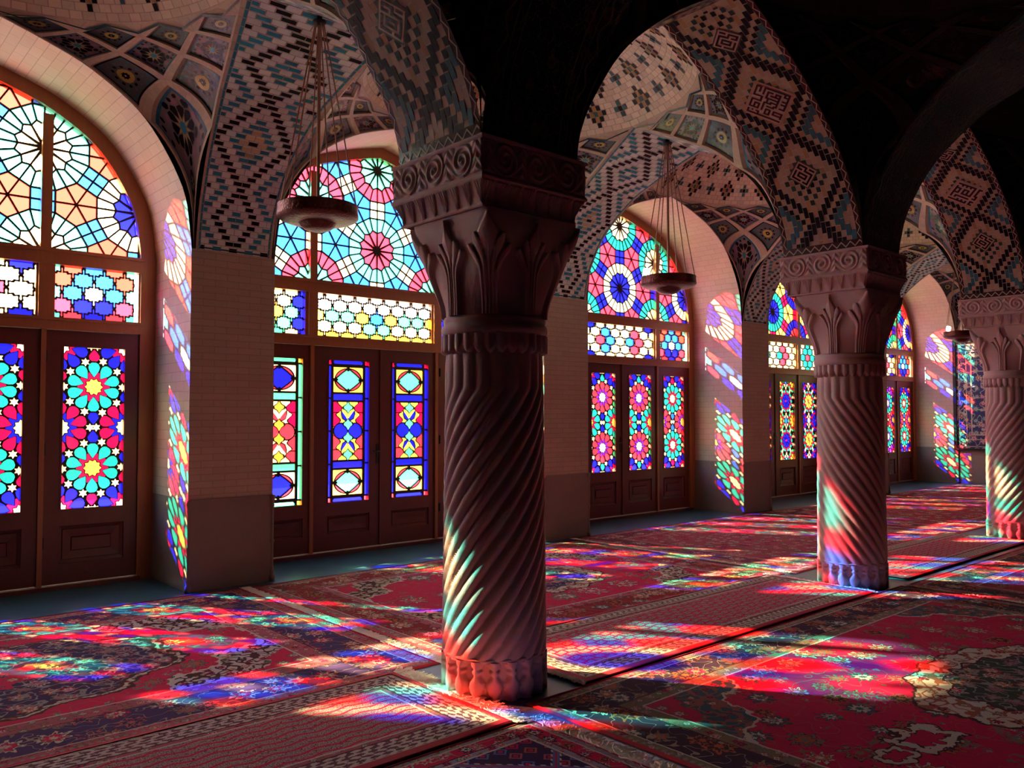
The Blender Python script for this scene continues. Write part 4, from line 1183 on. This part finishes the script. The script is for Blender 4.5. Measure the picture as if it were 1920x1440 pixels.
def fringe(parent, x0, x1, y0, y1, ax, sign, ln, seed, z=.010, dens=460):
    """twisted wool strands along one end; ax='x': strands point along sign*x from x0, spread over y0..y1"""
    rnd = random.Random(seed); m = MB(); n = int((y1 - y0) * dens)
    for k in range(n):
        y = y0 + (y1 - y0) * (k + rnd.random()) / n; a = rnd.gauss(0, .5); l = ln * rnd.uniform(.6, 1.15); w = rnd.uniform(.0030, .0060); px, py = x0, y; pz = z
        c = rnd.uniform(.7, 1.1)
        for q in range(3):
            a2 = a + rnd.gauss(0, .45); nx, ny = px + sign * math.cos(a2) * l / 3, py + math.sin(a2) * l / 3; nz = max(.003, min(.010, pz + rnd.gauss(0, .004) - .001))
            ox, oy = -math.sin(a2) * w, math.cos(a2) * w
            m.face([(px - ox, py - oy, pz), (nx - ox, ny - oy, nz), (nx, ny, nz + .004), (px, py, pz + .004)], 0); m.face([(px, py, pz + .004), (nx, ny, nz + .004), (nx + ox, ny + oy, nz), (px + ox, py + oy, pz)], 0)
            px, py, pz = nx, ny, nz
    o = m.build('fringe', M['fringe'], parent); o['kind'] = 'stuff'; return o
def carpet(label, x0, x1, y0, y1, z, st, group=None, th=.006, fr=(), edge=None, wav=.0):
    L, W = x1 - x0, y1 - y0
    c = empty('carpet' if st['kind'] != 'runner' else 'carpet_runner', (x0, y0, z)); tag(c, label, 'carpet', group)
    m = MB(); nu, nv = int(L / .12), int(W / .12); rn = random.Random(st.get('seed', 1)); P = [rn.uniform(0, 6) for _ in range(4)]
    def fn(i, j):
        u, v = L * i / nu, W * j / nv
        e = wav * math.sin(u * 1.7 + P[0]) ; f = wav * math.sin(v * 2.1 + P[1])
        h = .0015 * math.sin(u * 5 + P[2]) * math.sin(v * 4 + P[3])
        return (u + f * (1 if i in (0, nu) else 1), v + e, th + h)
    m.grid(fn, nu, nv, 0, uvs=(L, W))
    pl = m.build('pile', carpet_mat('carpet_' + st['id'], L, W, st), c)
    m = MB(); e = .006; e2 = .034 if st['kind'] == 'runner' else .012
    R = [(0 - e, W * 0 - e), (L + e, -e), (L + e, W + e), (-e, W + e)]
    I = [(e2, e2), (L - e2, e2), (L - e2, W - e2), (e2, W - e2)]
    for k in range(4):
        a, b2, c2, d2 = R[k], R[(k + 1) % 4], I[(k + 1) % 4], I[k]
        m.face([(a[0], a[1], 0), (b2[0], b2[1], 0), (b2[0], b2[1], th * .8), (a[0], a[1], th * .8)], 0)
        m.face([(a[0], a[1], th * .8), (b2[0], b2[1], th * .8), (c2[0], c2[1], th + .004), (d2[0], d2[1], th + .004)], 0)
    m.build('binding', M['redbind'], pl)
    for side, ln in fr:
        if side == 'right': fringe(pl, L, 0, 0, W, 'x', 1, ln, 5 + int(L * 10), th * .7)
        else: fringe(pl, 0, 0, 0, W, 'x', -1, ln, 9 + int(L * 10), th * .7)
    return c
BORD = (.022, .085, .37, .46)
carpet('red carpet with a navy medallion and cream corner scrolls, before the nearest window', -1.6, 3.02, 4.06, 6.92, 0.001,
       dict(id='medallion_navy', kind='medallion', bord=(.022, .12, .42, .55), mc=(2.35, 1.42), ma=1.15, mb=.74, main=(.045, .02, .12), rim=1.0, ca=.95, cb=.75, ccol=(.55, .48, .45)), fr=(('right', .085),))
carpet('deep red carpet with cream edged medallion, lying behind the foreground column', 3.13, 7.12, 4.16, 6.90, 0.001,
       dict(id='medallion_cream', kind='medallion', bord=(.02, .10, .36, .45), mc=(2.0, 1.40), ma=.75, mb=.55, main=(.28, .006, .015), bp=FP_D, fs=2.2, ca=.80, cb=.75, ccol=(.50, .42, .30), seed=2), fr=())
carpet('dusty pink carpet of dense small flowers, before the third window', 7.24, 11.22, 4.10, 7.0, 0.001,
       dict(id='dense_pink', kind='dense', bord=(.02, .10, .34, .42), red=(.38, .06, .09), fs=7.5, size=.42, main=(.16, .03, .07), bp=FP_A, seed=3), fr=(('left', .07),))
carpet('dark red flowered carpet before the fourth window, beyond the middle column', 11.30, 15.35, 4.10, 6.95, 0.001,
       dict(id='dense_red', kind='dense', bord=(.02, .10, .34, .42), red=(.34, .015, .04), fs=6.5, size=.40, main=(.12, .02, .05), bp=FP_A, seed=4), fr=())
carpet('farthest red flowered carpet, reaching the end wall', 15.45, 19.15, 4.10, 6.95, 0.001,
       dict(id='dense_far', kind='dense', bord=(.02, .10, .34, .42), red=(.34, .02, .04), fs=6.0, size=.40, main=(.10, .02, .05), bp=FP_A, seed=5), fr=())
RB = (.02, .05, .20, .235)
carpet('red runner with wavy rows and frayed end, left of the foreground column', -2.0, 2.69, 3.035, 4.06, 0.0130,
       dict(id='runner_near', kind='runner', bord=RB, cross=.0, seed=6), fr=(('right', .13),), th=.009)
carpet('red latticed runner lying between the foreground and middle columns', 3.40, 6.88, 3.205, 4.22, 0.0130,
       dict(id='runner_mid', kind='runner', bord=(.022, .05, .18, .21), cross=.20, main=(.17, .10, .06), seed=7), fr=(('left', .06), ('right', .06)), th=.009)
carpet('red latticed runner lying between the middle and farthest columns', 7.70, 11.02, 3.27, 4.22, 0.0130,
       dict(id='runner_far', kind='runner', bord=(.022, .05, .18, .21), cross=.20, main=(.17, .10, .06), seed=8), fr=(), th=.009)
carpet('large crimson carpet with a cream scalloped medallion, right foreground', 2.94, 7.38, .10, 3.188, 0.001,
       dict(id='crimson', kind='medallion', bord=(.022, .085, .33, .42), mc=(2.32, 1.53), ma=.84, mb=.46, core=False, pend=((1.06, 1.53, .17), (.76, 1.53, .10)), main=(.035, .012, .035), bp=FP_D, fp=FP_D, fs=4.2, size=.33, mcol=(.015, .05, .035), rim=.70, ca=.72, cb=.70, ccol=TLB, cvine=(.30, .10, .08), guard=(.20, .16, .09), seed=9), fr=())
carpet('navy geometric carpet with a red border and pale fringe, at the bottom edge', -1.5, 2.80, .2, 3.018, 0.001,
       dict(id='geometric', kind='geometric', bord=(.012, .05, .13, .17), main=RED, bp=[(CRM, RED), (NAVY, CRM), (RST, NAVY)], bs=11, guard=(.30, .28, .36), seed=10), fr=(('right', .10),))
carpet('dark red flowered aisle carpet past the middle column, at the right edge', 7.46, 11.9, .1, 3.17, 0.001,
       dict(id='aisle_dark', kind='dense', bord=(.02, .10, .34, .42), red=(.30, .008, .025), fs=4.6, size=.36, fp=FP_D, main=(.05, .015, .03), bp=FP_D, seed=11), fr=(('left', .06),))

# ---------------------------------------------------------------- painted tile panel on the end wall
def m_panel():
    t = NT('painted_panel'); u, v, _ = t.sep(t.uv())
    f = flowers(t, u, v, 6, (.02, .03, .12), [((.35, .05, .12), (.6, .5, .4)), ((.05, .25, .28), (.5, .4, .3)), ((.5, .42, .3), (.3, .04, .06))], 2.0, .42, 7)
    f = vines(t, u, v, 6, .02, (.45, .40, .32), f, 3.0)
    d = u.min(1.6 - u).min(v.min(2.30 - v)); f = t.mix((d - .30).abs() < .012, f, (.5, .42, .3)); f = t.mix((d - .2).abs() < .008, f, (.5, .42, .3)); f = t.mix((d - .05).abs() < .008, f, (.5, .42, .3))
    return t.bsdf(f, .3)
pn = empty('tile_panel', (XEND, 6.27, .73)); tag(pn, 'dark framed floral tile panel on the end wall, left of the farthest column', 'panel')
m = MB(); m.face([(-.03, .8, .03), (-.03, -.8, .03), (-.03, -.8, 2.33), (-.03, .8, 2.33)], 0, [(0, 0), (1.6, 0), (1.6, 2.3), (0, 2.3)]); m.build('painted_tiles', m_panel(), pn)
m = MB()
for a in ((-.06, 0, .80, .86, 0, 2.40), (-.06, 0, -.86, -.80, 0, 2.40), (-.06, 0, -.80, .80, 0, .04), (-.06, 0, -.80, .80, 2.33, 2.40)): m.box(a[0], a[1], a[2], a[3], a[4], a[5])
m.build('frame', M['iron'], pn)
# ---------------------------------------------------------------- sunlight, sky, camera
ld = bpy.data.lights.new('sun', 'SUN'); ld.energy = 33.0; ld.angle = math.radians(.9); ld.color = (1, .95, .86)
so = bpy.data.objects.new('sun', ld); so.rotation_euler = SUN.to_track_quat('-Z', 'Y').to_euler(); COL.objects.link(so)
wd = bpy.data.worlds.new('sky'); bpy.context.scene.world = wd; wd.use_nodes = True
nt = wd.node_tree; nt.nodes.clear(); N_ = nt.nodes.new
tc = N_('ShaderNodeTexCoord'); dp = N_('ShaderNodeVectorMath'); dp.operation = 'DOT_PRODUCT'; dp.inputs[1].default_value = tuple(-SUN)
nt.links.new(tc.outputs['Generated'], dp.inputs[0])
mx = N_('ShaderNodeMath'); mx.operation = 'MAXIMUM'; mx.inputs[1].default_value = 0; nt.links.new(dp.outputs['Value'], mx.inputs[0])
pw = N_('ShaderNodeMath'); pw.operation = 'POWER'; pw.inputs[1].default_value = 3.0; nt.links.new(mx.outputs[0], pw.inputs[0])
ma = N_('ShaderNodeMath'); ma.operation = 'MULTIPLY_ADD'; ma.inputs[1].default_value = 12.0; ma.inputs[2].default_value = 3.5; nt.links.new(pw.outputs[0], ma.inputs[0])
bg = N_('ShaderNodeBackground'); bg.inputs[0].default_value = (1.0, .97, .92, 1); nt.links.new(ma.outputs[0], bg.inputs[1])
wo = N_('ShaderNodeOutputWorld'); nt.links.new(bg.outputs[0], wo.inputs[0])

FPX = 1552.0
yaw = math.radians(41.6235); pit = math.radians(2.1033)
F_ = Vector((math.sin(yaw) * math.cos(pit), math.cos(yaw) * math.cos(pit), math.sin(pit))); R_ = Vector((math.cos(yaw), -math.sin(yaw), 0)); U_ = R_.cross(F_)
cd = bpy.data.cameras.new('camera'); cd.sensor_width = 36; cd.lens = 36 * FPX / 1920; cd.clip_start = .05; cd.clip_end = 300
co = bpy.data.objects.new('camera', cd); COL.objects.link(co)
co.matrix_world = Matrix(((R_.x, U_.x, -F_.x, 0), (R_.y, U_.y, -F_.y, 0), (R_.z, U_.z, -F_.z, EYE), (0, 0, 0, 1)))
sc = bpy.context.scene; sc.camera = co
sc.view_settings.view_transform = 'Standard'; sc.view_settings.look = 'None'; sc.view_settings.exposure = 0.68
